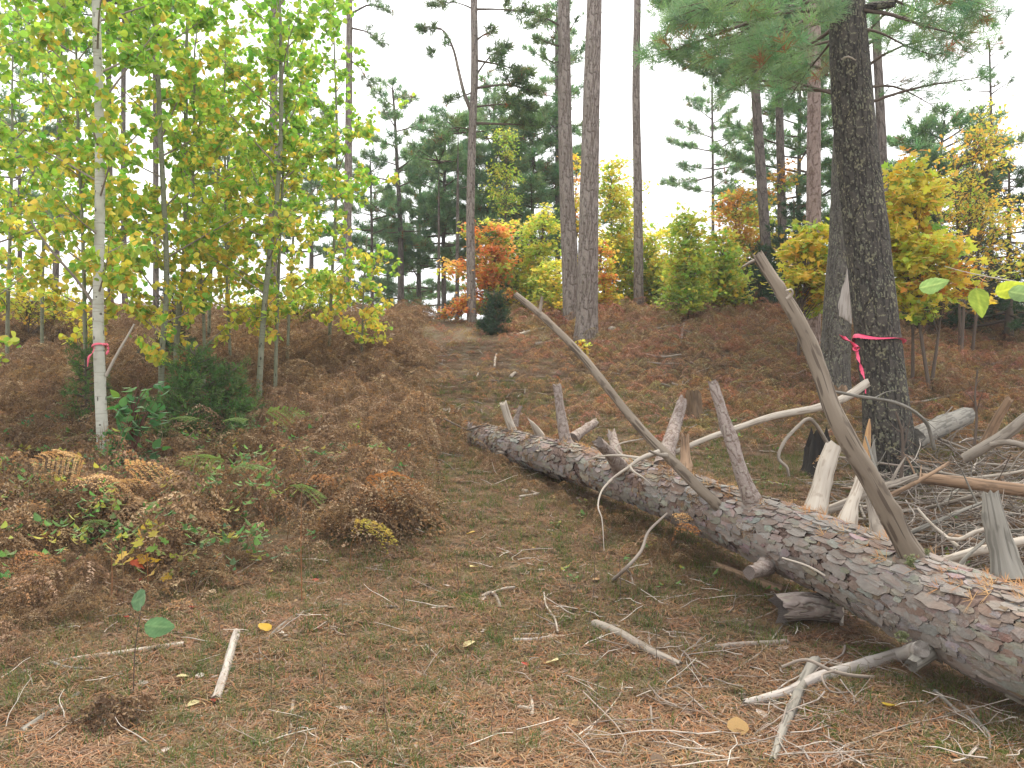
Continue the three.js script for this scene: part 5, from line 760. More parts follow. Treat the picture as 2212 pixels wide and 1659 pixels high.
// ------------------------------------------------------------------ stumps
function stump(label, x, d, w, h, mat, topMat, o = {}) {
  const b = foot(x, d), t = thing('tree_stump', label, 'stump', b, o.group), r = px(w, d) / 2, hh = px(h, d), n = 22, mb = new MB(), rings = 9; let prev = null;
  const prof2 = (a) => 1 + 0.34 * (vn(a * 3.5 + d, 1, 66) - 0.5) * 2, jag = Array.from({ length: n }, (_, k) => (o.jag ?? 0.25) * vn(k * 0.8 + x, 3, 67));
  for (let j = 0; j <= rings; j++) { const u = j / rings, row = []; for (let k = 0; k <= n; k++) { const a = k / n * 6.283, kk = k % n, q = r * prof2(Math.cos(a) + Math.sin(a) * 0.7 + 2) * (1 + 0.5 * Math.exp(-u * 5)) * (1 - 0.25 * u) + 0.03 * (vn(kk * 1.7, u * 3, 68) - 0.5); row.push(mb.v(V(b.x + Math.sin(a) * q + (o.lean ?? 0) * u * hh, b.y - 0.05 + u * hh * (1 - jag[kk]), b.z + Math.cos(a) * q), null, k / n * r * 6.28, u * hh)); } if (prev) for (let k = 0; k < n; k++) { mb.f(prev[k], prev[k + 1], row[k]); mb.f(prev[k + 1], row[k + 1], row[k]); } prev = row; }
  mb.build('stump_side', mat, t);
  const tb = new MB(), c = tb.v(V(b.x + (o.lean ?? 0) * hh, b.y - 0.05 + hh * (o.sunk ?? 0.72), b.z), null, 0, 0), rim = []; for (let k = 0; k <= n; k++) { const q = prev[k % n]; rim.push(tb.v(V(mb.p[q * 3], mb.p[q * 3 + 1], mb.p[q * 3 + 2]), null, Math.sin(k), Math.cos(k))); } for (let k = 0; k < n; k++) tb.f(c, rim[k], rim[k + 1]); tb.build('stump_top', topMat, t);
  return t;
}
stump('charred black stump left of the ribboned trunk', 1768, 8.25, 62, 118, MAT.char, MAT.char, { jag: 0.55, sunk: 0.5 });
stump('dark rotten stump beyond the log, behind the bark-covered stub', 1497, 10.6, 36, 70, MAT.rotten, MAT.rotten, { jag: 0.25 });
stump('mossy brown stump in front of the trunk with bare strip', 1802, 11, 58, 68, MAT.rotten, MAT.brownwood, { jag: 0.3 });
stump('small charred stump on the left slope by the pale logs', 132, 15.8, 22, 45, MAT.char, MAT.char, { jag: 0.5 });
stump('low brown stump among the brush right of the ribboned trunk', 2150, 7.6, 44, 60, MAT.brownwood, MAT.brownwood, { jag: 0.55 });
{ // splintered wood at the foot of the ribboned trunk
  const s = thing('splintered_wood', 'strip of orange splintered wood at the ribboned trunk foot', 'wood', at(1878, 990, 7.7));
  tube(new MB(), [[1876, 1030, 7.62], [1872, 980, 7.64], [1876, 930, 7.68], [1878, 905, 7.72]].map((q) => at(...q)), [0.035, 0.04, 0.026, 0.006], { sides: 8, wob: 0.2, seg: 0.04 }).build('splinter', MAT.orangewood = grain([0.36, 0.2, 0.09], [0.5, 0.31, 0.15], [0.2, 0.11, 0.06], 911), s);
  tube(new MB(), [[1890, 1040, 7.58], [1888, 990, 7.6], [1886, 940, 7.66]].map((q) => at(...q)), [0.02, 0.024, 0.006], { sides: 7, wob: 0.2, seg: 0.04 }).build('splinter', MAT.greywood, s);
}

// ------------------------------------------------------------------ poles, dead branches, sticks
function stick(name, label, pts, w, mat, o = {}) { // pts: [x,y] on the ground, or [x,y,distance]
  const P = pts.map((q, k) => { if (q.length > 2) return at(...q); const g = gnd(q[0], q[1]); g.y += px((Array.isArray(w) ? lerp(w[0], w[1], k / (pts.length - 1)) : w), -g.z) / 2 * (o.sink ?? 0.8) + (o.lift ?? 0); return g; });
  const W = P.map((p, k) => px(Array.isArray(w) ? lerp(w[0], w[1], k / (pts.length - 1)) : w, -p.z) / 2);
  const base = P[0].clone(), t = thing(name, label, o.cat ?? (name.includes('log') ? 'log' : 'stick'), base, o.group);
  const shaft = tube(new MB(), P, W, { sides: o.sides ?? 9, seg: o.seg ?? 0.04, wob: o.wob ?? 0.09, jag0: o.jag ?? W[0] * 0.6, jag1: o.jag ?? W[0] * 0.5 }).build(name.includes('log') ? 'trunk' : 'shaft', mat, t); shaft.userData.base = base;
  for (const q of o.forks ?? []) { const F = q.p.map((e) => e.length > 2 ? at(...e) : gnd(e[0], e[1], 0.02)); tube(new MB(), F, F.map((p, k) => px(lerp(q.w[0], q.w[1], k / (F.length - 1)), -p.z) / 2), { sides: 7, seg: 0.04, wob: 0.08 }).build('side_branch', q.mat ?? mat, t); }
  if (o.twigs) { const cv = new THREE.CatmullRomCurve3(P); for (let k = 0; k < o.twigs; k++) { const u = rr(0.15, 0.95), p = cv.getPoint(u), T = cv.getTangent(u), l = rr(0.08, 0.3) * (o.tl ?? 1), d = T.clone().add(V(gauss(), Math.abs(gauss()) * 0.7, gauss())).normalize(); tube(new MB(), [p, p.clone().addScaledVector(d, l * 0.5).add(V(0, rr(-0.02, 0.02), 0)), p.clone().addScaledVector(d, l)], [W[0] * 0.4, W[0] * 0.3, W[0] * 0.12], { sides: 5, seg: 0.08 }).build('twig', mat, shaft); } }
  return t;
}
stick('fallen_pole', 'long bleached pole slanting up to the ribboned trunk', [[1872, 828, 7.35], [1820, 862, 7.2], [1760, 882, 7.1], [1680, 897, 7.0], [1600, 922, 6.9], [1520, 950, 6.8], [1470, 972, 6.75], [1425, 990, 6.7]], [19, 9], MAT.pale, { cat: 'pole', sides: 12, wob: 0.05 });
stick('hooked_branch', 'crooked pale hooked branch hanging before the charred stump', [[1790, 962, 7.4], [1750, 905, 7.3], [1720, 925, 7.2], [1692, 958, 7.1], [1682, 990, 7.05], [1700, 1010, 7.0], [1704, 1028, 7.0]], [9, 6], MAT.dead, { cat: 'branch' });
stick('dead_branch', 'thin bare branch arching across the ribboned trunk', [[1785, 842, 6.6], [1850, 855, 6.6], [1950, 875, 6.65], [2000, 912, 6.7], [2012, 945, 6.75], [2018, 970, 6.8]], [6, 9], MAT.greywood, { cat: 'branch', twigs: 3 });
stick('fallen_log', 'weathered grey log behind the brush, right of the trunk', [[1975, 948, 7.9], [2030, 922, 8.4], [2085, 900, 9]], [46, 40], MAT.greywood, { sides: 16 });
stick('fallen_log', 'rotten reddish-brown log across the top of the brush pile', [[1990, 1033, 6.2], [2060, 1040, 6.1], [2140, 1050, 6.05], [2230, 1062, 6.0]], [22, 30], MAT.brownwood, { sides: 12 });
stick('fallen_log', 'smooth grey pole slanting out of the brush at right', [[2085, 990, 6.6], [2120, 970, 6.5], [2170, 940, 6.4], [2230, 895, 6.3]], [22, 26], MAT.dead, { sides: 12, forks: [{ p: [[2140, 960, 6.4], [2180, 955, 6.3], [2230, 968, 6.2]], w: [12, 14] }] });
stick('broken_snag', 'upright brown broken snag in the brush pile', [[2130, 958, 7.1], [2145, 925, 7.05], [2160, 895, 7.0], [2178, 866, 6.95]], [24, 17], MAT.brownwood, { cat: 'snag', jag: 0.04 });
stick('dead_branch', 'thick grey branch lying behind the pale sawn stub', [[1780, 1105, 5.6], [1830, 1085, 5.65], [1900, 1055, 5.7], [1980, 1030, 5.8]], [20, 14], MAT.dead, { cat: 'branch', twigs: 3 });
stick('dead_branch', 'tan branch angling up into the brush beside the trunk', [[1920, 1072, 6], [1960, 1052, 6], [2000, 1030, 6], [2050, 1000, 6.1]], [12, 7], MAT.brownwood, { cat: 'branch', twigs: 2 });
stick('dead_branch', 'pale slender branch slanting down behind the thick leaning pole', [[1982, 1098, 5.1], [2010, 1130, 5.0], [2045, 1160, 4.9], [2070, 1182, 4.8]], [5, 9], MAT.pale, { cat: 'branch' });
stick('dead_branch', 'white forked stick lying left of the grey splintered stub', [[2042, 1162, 4.8], [2075, 1165, 4.8], [2100, 1152, 4.8], [2132, 1142, 4.8]], [8, 10], MAT.pale, { cat: 'branch' });
stick('dead_branch', 'thick dark branch tucked behind the grey splintered stub', [[2030, 1215, 4.5], [2090, 1195, 4.5], [2160, 1180, 4.55], [2230, 1165, 4.6]], [17, 22], MAT.pale, { cat: 'branch', twigs: 2 });
stick('dead_branch', 'dead branch criss-crossing the log near the grey stub', [[2070, 1225, 4.35], [2090, 1200, 4.35], [2130, 1165, 4.4]], [10, 7], MAT.greywood, { cat: 'branch' });
stick('dead_branch', 'dark twiggy branch standing in front of the trunk foot', [[1945, 1045, 6.5], [1950, 980, 6.5], [1948, 930, 6.5], [1935, 890, 6.5]], [8, 4], MAT.twigdark, { cat: 'branch', twigs: 7 });
stick('dead_branch', 'bare dark stem rising from the brush at right', [[2105, 960, 7], [2110, 900, 7], [2106, 855, 7], [2112, 800, 7]], [6, 3], MAT.twigdark, { cat: 'branch', twigs: 5 });
stick('dead_branch', 'leaning grey branch between trunk foot and thick pole', [[1915, 1085, 5.6], [1900, 1040, 5.7], [1885, 990, 5.8], [1870, 945, 5.9]], [10, 4], MAT.greywood, { cat: 'branch', twigs: 3 });
for (let k = 0; k < 105; k++) { // the brush pile behind the log
  const x = rr(1820, 2260), d = rr(5.0, 8.6), c = foot(x, d); c.y += Math.abs(gauss()) * 0.28 * smooth(1780, 2000, x) + 0.02; const a = R() * 6.28, l = rr(0.35, 1.3), dr = V(Math.cos(a), gauss() * 0.3, Math.sin(a)).normalize();
  const P = [c.clone().addScaledVector(dr, -l / 2), c.clone().add(V(gauss() * 0.06, gauss() * 0.04, gauss() * 0.06)), c.clone().addScaledVector(dr, l / 2)]; P.forEach((p) => { p.y = Math.max(p.y, H(p.x, p.z) + 0.01); });
  const r = Math.pow(R(), 2) * 0.016 + 0.004, mi = Math.floor(R() * 5), m = [MAT.dead, MAT.greywood, MAT.brownwood, MAT.twig, MAT.pale][mi], t = thing('brush_branch', (r > 0.011 ? 'thick ' : r > 0.006 ? 'thin ' : 'wiry ') + ['tan', 'grey', 'brown', 'dull', 'bleached'][mi] + ' branch ' + (dr.y > 0.2 || dr.y < -0.2 ? 'poking up' : 'flat') + ' in the brush ' + (x < 1900 ? 'behind the pale stubs' : x < 1990 ? 'by the ribboned trunk foot' : x < 2100 ? 'near the rotten brown log' : 'at the right border') + (d < 6 ? ', near the log' : d > 7.4 ? ', far back' : ''), 'branch', P[0], 'branches of the brush pile');
  tube(new MB(), P, [r, r * 0.8, r * 0.35], { sides: 6, seg: 0.1, wob: 0.1 }).build('shaft', m, t);
  for (let q = 0; q < 3; q++) { const s = P[1].clone().lerp(P[2], R()), dd = dr.clone().add(V(gauss(), Math.abs(gauss()) * 0.8, gauss())).normalize(), e = s.clone().addScaledVector(dd, l * rr(0.15, 0.4)); e.y = Math.max(e.y, H(e.x, e.z)); tube(new MB(), [s, s.clone().lerp(e, 0.5).add(V(gauss() * 0.02, 0.015, gauss() * 0.02)), e], [r * 0.5, r * 0.35, 0.0015], { sides: 4, seg: 0.12 }).build('twig', m, t); }
}
{ // the fine tangle in the pile
  const gs = []; for (let k = 0; k < 6; k++) { const mb = new MB(); let p = V(-0.3, 0, 0), a = 0; const pts = [p]; for (let q = 0; q < 5; q++) { a += gauss() * 0.4; p = p.clone().add(V(Math.cos(a) * 0.13, gauss() * 0.03, Math.sin(a) * 0.13)); pts.push(p); } tube(mb, pts, [0.006, 0.0045, 0.002], { sides: 4, seg: 0.1 }); for (let q = 1; q < 5; q++) { const e = pts[q].clone().add(V(rr(0.02, 0.16), gauss() * 0.06 + 0.03, gauss() * 0.14)); tube(mb, [pts[q], pts[q].clone().lerp(e, 0.5).add(V(0, 0.015, 0)), e], [0.003, 0.0022, 0.001], { sides: 3, seg: 0.1 }); } gs.push(mb.geo()); }
  const ls = gs.map(() => []); for (let k = 0; k < 340; k++) { const x = rr(1800, 2270), d = rr(4.9, 8.8), b = foot(x, d); if (b.x < logX(d) + 0.35 || R() > 0.35 + smooth(1800, 2050, x)) continue; b.y += Math.abs(gauss()) * 0.3 * smooth(1830, 2050, x) + 0.015; pick(ls).push({ p: b, q: qYP(R() * 6.28, gauss() * 0.5, gauss() * 0.7), s: [rr(0.5, 1.3), rr(0.7, 1.3), rr(0.7, 1.2)], c: pick([[0.26, 0.22, 0.19], [0.17, 0.14, 0.115], [0.33, 0.29, 0.25], [0.12, 0.09, 0.07], [0.2, 0.17, 0.145]]) }); }
  for (let k = 0; k < 75; k++) { const x = rr(1300, 2230), y = rr(1400, 1658), b = gnd(x, y); if (b.x > logX(-b.z) - 0.15) continue; pick(ls).push({ p: b.add(V(0, 0.02, 0)), q: qYP(R() * 6.28, gauss() * 0.12, gauss() * 0.5), s: [rr(0.4, 1.1), rr(0.3, 0.6), rr(0.6, 1.1)], c: pick([[0.26, 0.22, 0.19], [0.18, 0.145, 0.12], [0.34, 0.3, 0.26], [0.22, 0.18, 0.15]]) }); }
  ls.forEach((l, k) => tag(inst('brush_twigs', gs[k], MAT.litter, l), ['fine grey twigs tangled through the brush pile', 'wiry twigs woven into the brush behind the log', 'brittle forked twigs heaped by the ribboned trunk', 'thin dead twigs matted right of the log', 'bare branching twigs strewn round the brush', 'crossed dry twigs filling the brush gaps'][k], 'twigs', null, 'stuff'));
}
// sticks on the open floor
const G1 = 'sticks lying on the open floor';
stick('fallen_stick', 'pale peeled stick with a stub, lying far left', [[90, 1446], [170, 1428], [265, 1415], [330, 1406], [396, 1400]], [10, 13], MAT.pale, { group: G1, forks: [{ p: [[282, 1410, 4.42], [268, 1402, 4.4], [264, 1396, 4.4]], w: [8, 5] }, { p: [[110, 1440], [150, 1452], [200, 1453]], w: [7, 5], mat: MAT.greywood }] });
stick('fallen_stick', 'thick grey stick standing on end towards the viewer, left', [[466, 1522], [480, 1480], [492, 1440], [500, 1410], [511, 1375]], [20, 17], MAT.greypale, { group: G1, sides: 12 });
stick('fallen_stick', 'long curved dark stick left of the trail', [[575, 1392], [600, 1362], [640, 1335], [690, 1318], [740, 1311], [860, 1316]], [9, 6], MAT.greywood, { group: G1 });
stick('fallen_stick', 'stout grey stick in the centre right of the floor', [[1286, 1358], [1340, 1378], [1400, 1412], [1468, 1448]], [21, 18], MAT.dead, { group: G1, sides: 14 });
stick('fallen_stick', 'dark bent stick beside the pale yellow leaf', [[1115, 1435], [1150, 1448], [1185, 1475], [1196, 1510]], [8, 6], MAT.twig, { group: G1, twigs: 2, tl: 0.4 });
stick('fallen_stick', 'thin white stick at bottom centre', [[893, 1452], [930, 1468], [965, 1496]], [5, 7], MAT.pale, { group: G1 });
stick('fallen_stick', 'grey stick leaning in the bracken edge', [[425, 1272], [450, 1250], [468, 1225], [482, 1202]], [9, 11], MAT.pale, { group: G1 });
stick('fallen_stick', 'crooked curly stick in the middle of the trail', [[1040, 1296], [1062, 1285], [1075, 1300], [1082, 1318]], [9, 7], MAT.twig, { group: G1, forks: [{ p: [[1062, 1290], [1090, 1278], [1112, 1275]], w: [7, 4], mat: MAT.pale }] });
stick('fallen_stick', 'mottled stick lying at the lower left', [[540, 1622], [575, 1605], [620, 1588], [666, 1570]], [9, 6], MAT.greywood, { group: G1 });
stick('fallen_stick', 'short white stick pointing up the floor, lower left', [[628, 1585], [629, 1555], [633, 1520]], [7, 8], MAT.pale, { group: G1 });
stick('fallen_stick', 'mossy birch stick at the bottom left corner', [[45, 1590], [90, 1560], [130, 1533], [170, 1505]], [14, 12], MAT.greywood, { group: G1 });
stick('fallen_stick', 'bark-covered stick between the stout stick and log', [[1545, 1402], [1600, 1398], [1650, 1395], [1700, 1394]], [11, 12], MAT.twig, { group: G1 });
stick('fallen_stick', 'knobbly pale wood fragment at bottom centre', [[1148, 1552], [1150, 1535], [1146, 1508]], [9, 8], MAT.pale, { group: G1, forks: [{ p: [[1148, 1542], [1130, 1540], [1118, 1539]], w: [8, 5] }] });
stick('fallen_stick', 'pale curved stick right of the wood fragment', [[1175, 1520], [1195, 1535], [1215, 1540], [1245, 1525], [1270, 1508]], [7, 8], MAT.pale, { group: G1 });
stick('fallen_stick', 'short flat pale stick in the centre of the floor', [[1110, 1388], [1150, 1386], [1192, 1381]], [8, 10], MAT.greypale, { group: G1 });
stick('fallen_stick', 'thin white twig standing near the trail centre', [[1205, 1375], [1197, 1345], [1180, 1318], [1175, 1290]], [5, 3], MAT.pale, { group: G1, lift: 0.02 });
stick('fallen_stick', 'split pale sticks at the edge of the far trail', [[1128, 1063], [1145, 1066], [1165, 1072]], [8, 7], MAT.pale, { group: G1, forks: [{ p: [[1122, 1078], [1140, 1076], [1165, 1072]], w: [6, 6] }] });
stick('dead_branch', 'thick grey branch lying on the ground below the log', [[1990, 1402, 3.85], [1940, 1432], [1850, 1455], [1760, 1478], [1690, 1508], [1612, 1526]], [36, 18], MAT.greypale, { cat: 'branch', sides: 14, group: 'branches under the log', forks: [{ p: [[1700, 1500], [1712, 1520], [1716, 1540]], w: [7, 5] }] });
stick('dead_branch', 'branch pointing at the viewer, crossed by the thick one', [[1760, 1440], [1735, 1485], [1712, 1540], [1690, 1590], [1670, 1655]], [26, 18], MAT.greywood, { cat: 'branch', sides: 12, group: 'branches under the log' });
stick('dead_branch', 'curving twiggy branch from under the log to the bottom right', [[1690, 1440, 3.95], [1740, 1425, 3.9], [1800, 1450, 3.85], [1900, 1468], [1960, 1470], [2010, 1500], [2080, 1530], [2160, 1560], [2230, 1590]], [6, 12], MAT.twig, { cat: 'branch', group: 'branches under the log', forks: [{ p: [[1800, 1450, 3.85], [1775, 1460, 3.8], [1790, 1490, 3.75], [1840, 1505]], w: [6, 3] }, { p: [[2020, 1505], [2070, 1550], [2130, 1590], [2140, 1630]], w: [10, 5], mat: MAT.greywood }, { p: [[2090, 1540], [2120, 1580], [2130, 1600]], w: [7, 4] }] });
stick('dead_branch', 'twig leaning on the log beside the trail', [[1325, 1258], [1355, 1225, 5.1], [1385, 1190, 5.2], [1400, 1150, 5.35], [1440, 1110, 5.5]], [9, 5], MAT.twig, { cat: 'branch', group: 'branches under the log', forks: [{ p: [[1350, 1228, 5.1], [1362, 1250], [1368, 1268]], w: [6, 4] }] });
stick('dead_branch', 'fine pale branch hanging in front of the flaking bark', [[1690, 1205, 4.7], [1750, 1225, 4.6], [1830, 1275, 4.45], [1880, 1310, 4.4], [1920, 1350, 4.3]], [4, 6], MAT.twigpale, { cat: 'branch', group: 'branches under the log' });
stick('fallen_log', 'short bark-covered log end lodged beneath the fallen trunk', [[1688, 1312, 4.72], [1740, 1308, 4.75], [1800, 1318, 4.8]], [62, 58], MAT.pine, { sides: 18, wob: 0.06 });
stick('dead_branch', 'reddish rotten branch at the base of the log', [[1690, 1285], [1640, 1265], [1590, 1245], [1540, 1225]], [20, 14], MAT.brownwood, { cat: 'branch', group: 'branches under the log' });
for (const [i, a] of [[[1180, 1655], [1330, 1610], [1500, 1640], [1700, 1640]], [[1290, 1490], [1400, 1500], [1560, 1530], [1720, 1600]], [[1420, 1500], [1540, 1545], [1640, 1590], [1760, 1655]], [[1460, 1655], [1600, 1600], [1740, 1560], [1850, 1535]], [[1330, 1560], [1460, 1580], [1580, 1600], [1700, 1612]], [[1800, 1640], [1920, 1590], [2050, 1560], [2212, 1530]], [[1900, 1540], [2000, 1580], [2100, 1620], [2190, 1658]], [[1780, 1600], [1840, 1630], [1900, 1650], [1960, 1656]], [[1360, 1440], [1420, 1470], [1480, 1485], [1560, 1490]], [[1250, 1600], [1300, 1560], [1340, 1510], [1345, 1480]], [[1185, 1600], [1187, 1560], [1190, 1540], [1184, 1500]], [[820, 1440], [900, 1460], [960, 1500], [1000, 1530]], [[980, 1545], [1040, 1570], [1100, 1610], [1150, 1620]], [[840, 1580], [850, 1610], [862, 1640], [872, 1658]], [[920, 1400], [960, 1440], [1000, 1480], [1060, 1500]], [[1750, 1370], [1790, 1340], [1840, 1320], [1890, 1300]], [[1580, 1460], [1640, 1420], [1690, 1360], [1720, 1330]], [[1600, 1350], [1660, 1330], [1700, 1305], [1740, 1290]]].entries()) stick('dry_twig', 'thin dry twig ' + ['along the bottom edge from centre to right', 'below the stout grey stick', 'running under the thick grey branch', 'rising to the right at the bottom edge', 'below the bent dark stick', 'under the round yellow leaf', 'sloping to the bottom right corner', 'just left of the tan curled leaf', 'touching the stout grey stick', 'standing steeply at the bottom centre', 'pointing up beside the curved pale stick', 'left of the cream yellow leaf', 'at the bottom centre near the wood fragment', 'pointing down at bottom left of centre', 'curving below the cream leaf in the centre', 'under the near end of the log', 'steep beside the bark-covered stick', 'by the lodged short log'][i], a, [rr(3, 5.5), rr(2, 3.5)], pick([MAT.twigpale, MAT.twigpale, MAT.twig, MAT.dead]), { cat: 'twig', sides: 6, group: 'dry twigs on the lower right floor', lift: rr(0.0, 0.02), twigs: i % 3, tl: 0.7 });
// far logs and branches on the slopes
const FL = 'pale wood lying on the far slope';
stick('fallen_log', 'pale log on the left crest behind the aspens', [[232, 708], [270, 712], [322, 726]], [11, 8], MAT.pale, { group: FL }); stick('fallen_log', 'long pale log across the left slope', [[60, 742], [150, 738], [300, 742], [400, 736]], [6, 5], MAT.pale, { group: FL });
stick('fallen_log', 'grey log ending at the left border of the slope', [[-10, 728], [40, 735], [90, 744]], [8, 6], MAT.dead, { group: FL }); stick('fallen_log', 'short pale log low on the left slope', [[70, 775], [110, 768], [160, 762]], [7, 5], MAT.pale, { group: FL });
stick('fallen_log', 'birch log lying left of the twin pines', [[1115, 728], [1140, 720], [1180, 710]], [8, 6], MAT.pale, { group: FL, twigs: 2 }); stick('fallen_log', 'pole lying on the trail below the twin pines', [[1155, 748], [1185, 742], [1230, 728]], [8, 5], MAT.dead, { group: FL });
stick('fallen_stick', 'white stick standing out on the upper trail', [[1068, 795], [1069, 782], [1072, 768]], [5, 5], MAT.pale, { group: FL }); stick('fallen_stick', 'white chip of wood on the upper trail', [[1102, 818], [1112, 808]], [8, 7], MAT.pale, { group: FL }); stick('fallen_stick', 'thin branch across the upper trail', [[885, 768], [930, 772], [985, 768]], [4, 3], MAT.twig, { group: FL });
stick('fallen_stick', 'branch lying across the trail bend', [[1010, 828], [1060, 825], [1120, 824]], [4, 4], MAT.twigdark, { group: FL }); stick('fallen_stick', 'dark forked twig left of the log end', [[925, 988], [960, 1000], [1010, 996]], [5, 3], MAT.twigdark, { group: FL, forks: [{ p: [[950, 998], [970, 1010], [985, 1025]], w: [4, 2] }] }); stick('fallen_stick', 'dark twig arching over the far log end', [[960, 905, 9.8], [990, 920, 9.6], [1010, 928, 9.5], [1045, 920, 9.4], [1060, 935, 9.3]], [4, 4], MAT.twigdark, { group: FL });
stick('fallen_stick', 'dark twig lying left of the far log end', [[935, 985], [980, 988], [1005, 990], [1012, 996]], [5, 3], MAT.twigdark, { group: FL, twigs: 2 }); stick('fallen_branch', 'bleached branches on the slope right of the twins', [[1420, 712], [1450, 706], [1500, 722], [1560, 735]], [4, 3], MAT.dead, { group: FL, cat: 'branch', twigs: 6 });
stick('dead_branch', 'bare sapling pole at the foot of the maple thicket', [[1470, 745], [1478, 700], [1484, 640], [1490, 560]], [5, 3], MAT.twig, { cat: 'branch', twigs: 4, group: FL }); stick('fallen_log', 'long pale pole on the slope behind the brush', [[1950, 840], [2060, 832], [2212, 815]], [5, 4], MAT.dead, { group: FL });
stick('fallen_log', 'thin pale pole lying above the brush pile', [[1990, 870], [2090, 850], [2212, 838]], [4, 4], MAT.pale, { group: FL });
for (let k = 0; k < 46; k++) { const x = rr(1340, 2230), y = rr(770, 960), l = rr(20, 90); const mi = Math.floor(R() * 5); stick('slope_branch', (l > 60 ? 'long ' : l > 38 ? 'medium ' : 'short ') + ['tan', 'bleached', 'grey', 'brown', 'dull'][mi] + ' branch in the bracken ' + (x < 1500 ? 'behind the leaning thin pole' : x < 1740 ? 'before the maple thicket' : x < 1960 ? 'around the ribboned trunk' : 'right of the ribboned trunk') + (y < 830 ? ', high on the slope' : y > 900 ? ', low on the slope' : ''), [[x, y], [x + l * 0.5, y + gauss() * 6], [x + l, y + gauss() * 14]], [rr(3, 6), rr(2, 4)], [MAT.dead, MAT.pale, MAT.greywood, MAT.brownwood, MAT.twig][mi], { cat: 'branch', sides: 6, seg: 0.1, lift: rr(0, 0.05), group: 'dead branches on the right slope', twigs: k % 3 }); }
for (let k = 0; k < 16; k++) { const x = rr(900, 1150), y = rr(760, 900), l = rr(6, 26); stick('trail_stick', 'small pale stick on the upper trail', [[x, y], [x + l * rr(-1, 1), y + rr(3, 12)]], [4, 3], pick([MAT.pale, MAT.dead]), { sides: 6, group: 'pale sticks on the upper trail' }); }
{ const b = gnd(1322, 718), t = thing('pale_stone', 'rounded whitish stone beside the twin pines', 'stone', b), g = new THREE.IcosahedronGeometry(0.075, 3), p = g.attributes.position; for (let k = 0; k < p.count; k++) { const v = V(p.getX(k), p.getY(k), p.getZ(k)); v.multiplyScalar(1 + 0.3 * (vn(v.x * 22 + 9, v.y * 22 + v.z * 13, 5) - 0.5)); p.setXYZ(k, v.x * 1.1, v.y * 0.85 + 0.05, v.z); } g.computeVertexNormals(); const m = new THREE.Mesh(g, MAT.pale); m.name = 'stone'; t.add(m); }

// ------------------------------------------------------------------ thin upright stems of old bracken in front
{
  const L = [[652, 1060, 1300, 3], [240, 1170, 1330, 3], [105, 1000, 1120, 3], [1270, 1180, 1360, 2], [1340, 1200, 1300, 2], [1005, 1380, 1500, 2], [840, 1400, 1600, 2], [700, 1380, 1500, 2], [590, 1450, 1560, 2], [930, 1330, 1430, 2], [1170, 1290, 1400, 2], [1420, 1320, 1450, 2], [560, 1340, 1480, 2], [300, 1490, 1610, 2], [760, 1290, 1420, 2], [1060, 1480, 1600, 2], [1290, 1440, 1590, 2], [480, 1290, 1400, 2], [1500, 1420, 1540, 2], [640, 1520, 1640, 2], [870, 1250, 1340, 2], [990, 1190, 1280, 2], [1120, 1530, 1650, 2], [1240, 1220, 1320, 2]];
  L.forEach(([x, y0, y1, w], k) => { const b = gnd(x, y1), d = -b.z, e = at(x + gauss() * 18, y0, d - 0.1), t = thing('dry_stalk', k < 3 ? ['tall orange bracken stalk in the middle of the bank', 'orange stalk by the yellow maple seedling', 'bent orange stalk at the far left bank'][k] : 'thin dark leafless stalk standing on the open floor', 'stalk', b, k < 3 ? null : 'dry stalks on the open floor'); const mid = b.clone().lerp(e, 0.5).add(V(gauss() * 0.02, 0, 0)); tube(new MB(), [b, mid, e], [px(w, d) * 0.42, px(w, d) * 0.32, 0.0008], { sides: 5, seg: 0.06 }).build('stem', k < 3 ? MAT.stalk : MAT.twigdark, t); if (k > 2 && k % 2) tube(new MB(), [mid, mid.clone().add(V(gauss() * 0.05, 0.06, gauss() * 0.05))], [0.0016, 0.0008], { sides: 4 }).build('twig', MAT.twigdark, t); });
}

// ------------------------------------------------------------------ ferns that stand out
function fern(label, x, d, list, o = {}) { const b = foot(x, d), t = thing('fern', label, 'fern', b, o.group ?? 'ferns that stand out from the brown'); list.forEach((f) => { const mb = new MB(); frond(mb, { base: b.clone().add(V(gauss() * 0.04, 0, gauss() * 0.04)), az: f.az, stalk: f.stalk, size: f.size, curl: f.curl, stem: o.stem ?? [0.25, 0.13, 0.05], tone: () => pick(f.tones), pairs: 10, fine: f.fine ?? 0.5, wf: 0.1, rise: f.rise ?? 0.3, roll: f.roll ?? 0 }); mb.build('frond', MAT.fern, t); }); return t; }
const TAN = [[0.60, 0.38, 0.17], [0.68, 0.46, 0.24], [0.54, 0.31, 0.13]], RUST = [[0.38, 0.17, 0.055], [0.44, 0.21, 0.07], [0.30, 0.13, 0.05]], FG = [[0.16, 0.25, 0.06], [0.2, 0.3, 0.08], [0.13, 0.21, 0.06]], FY = [[0.42, 0.36, 0.07], [0.36, 0.34, 0.07], [0.5, 0.36, 0.08]];
fern('golden tan dry fern clump in front of the ribboned aspen', 215, 6.2, [{ az: 1.4, stalk: 0.55, size: 1.0, curl: 0.3, tones: TAN, roll: 0.7 }, { az: -1.4, stalk: 0.62, size: 0.8, curl: 0.2, tones: TAN, roll: -0.7 }, { az: 0.6, stalk: 0.5, size: 1.0, curl: 0.45, tones: TAN, roll: 0.3 }, { az: 2.0, stalk: 0.42, size: 0.8, curl: 0.3, tones: TAN, roll: 0.6 }]);
fern('rust coloured fern frond at the edge of the trail', 770, 6.2, [{ az: 1.5, stalk: 0.5, size: 0.95, curl: 0.3, tones: RUST, roll: 0.6 }, { az: 2.4, stalk: 0.3, size: 0.6, curl: 0.5, tones: RUST }]);
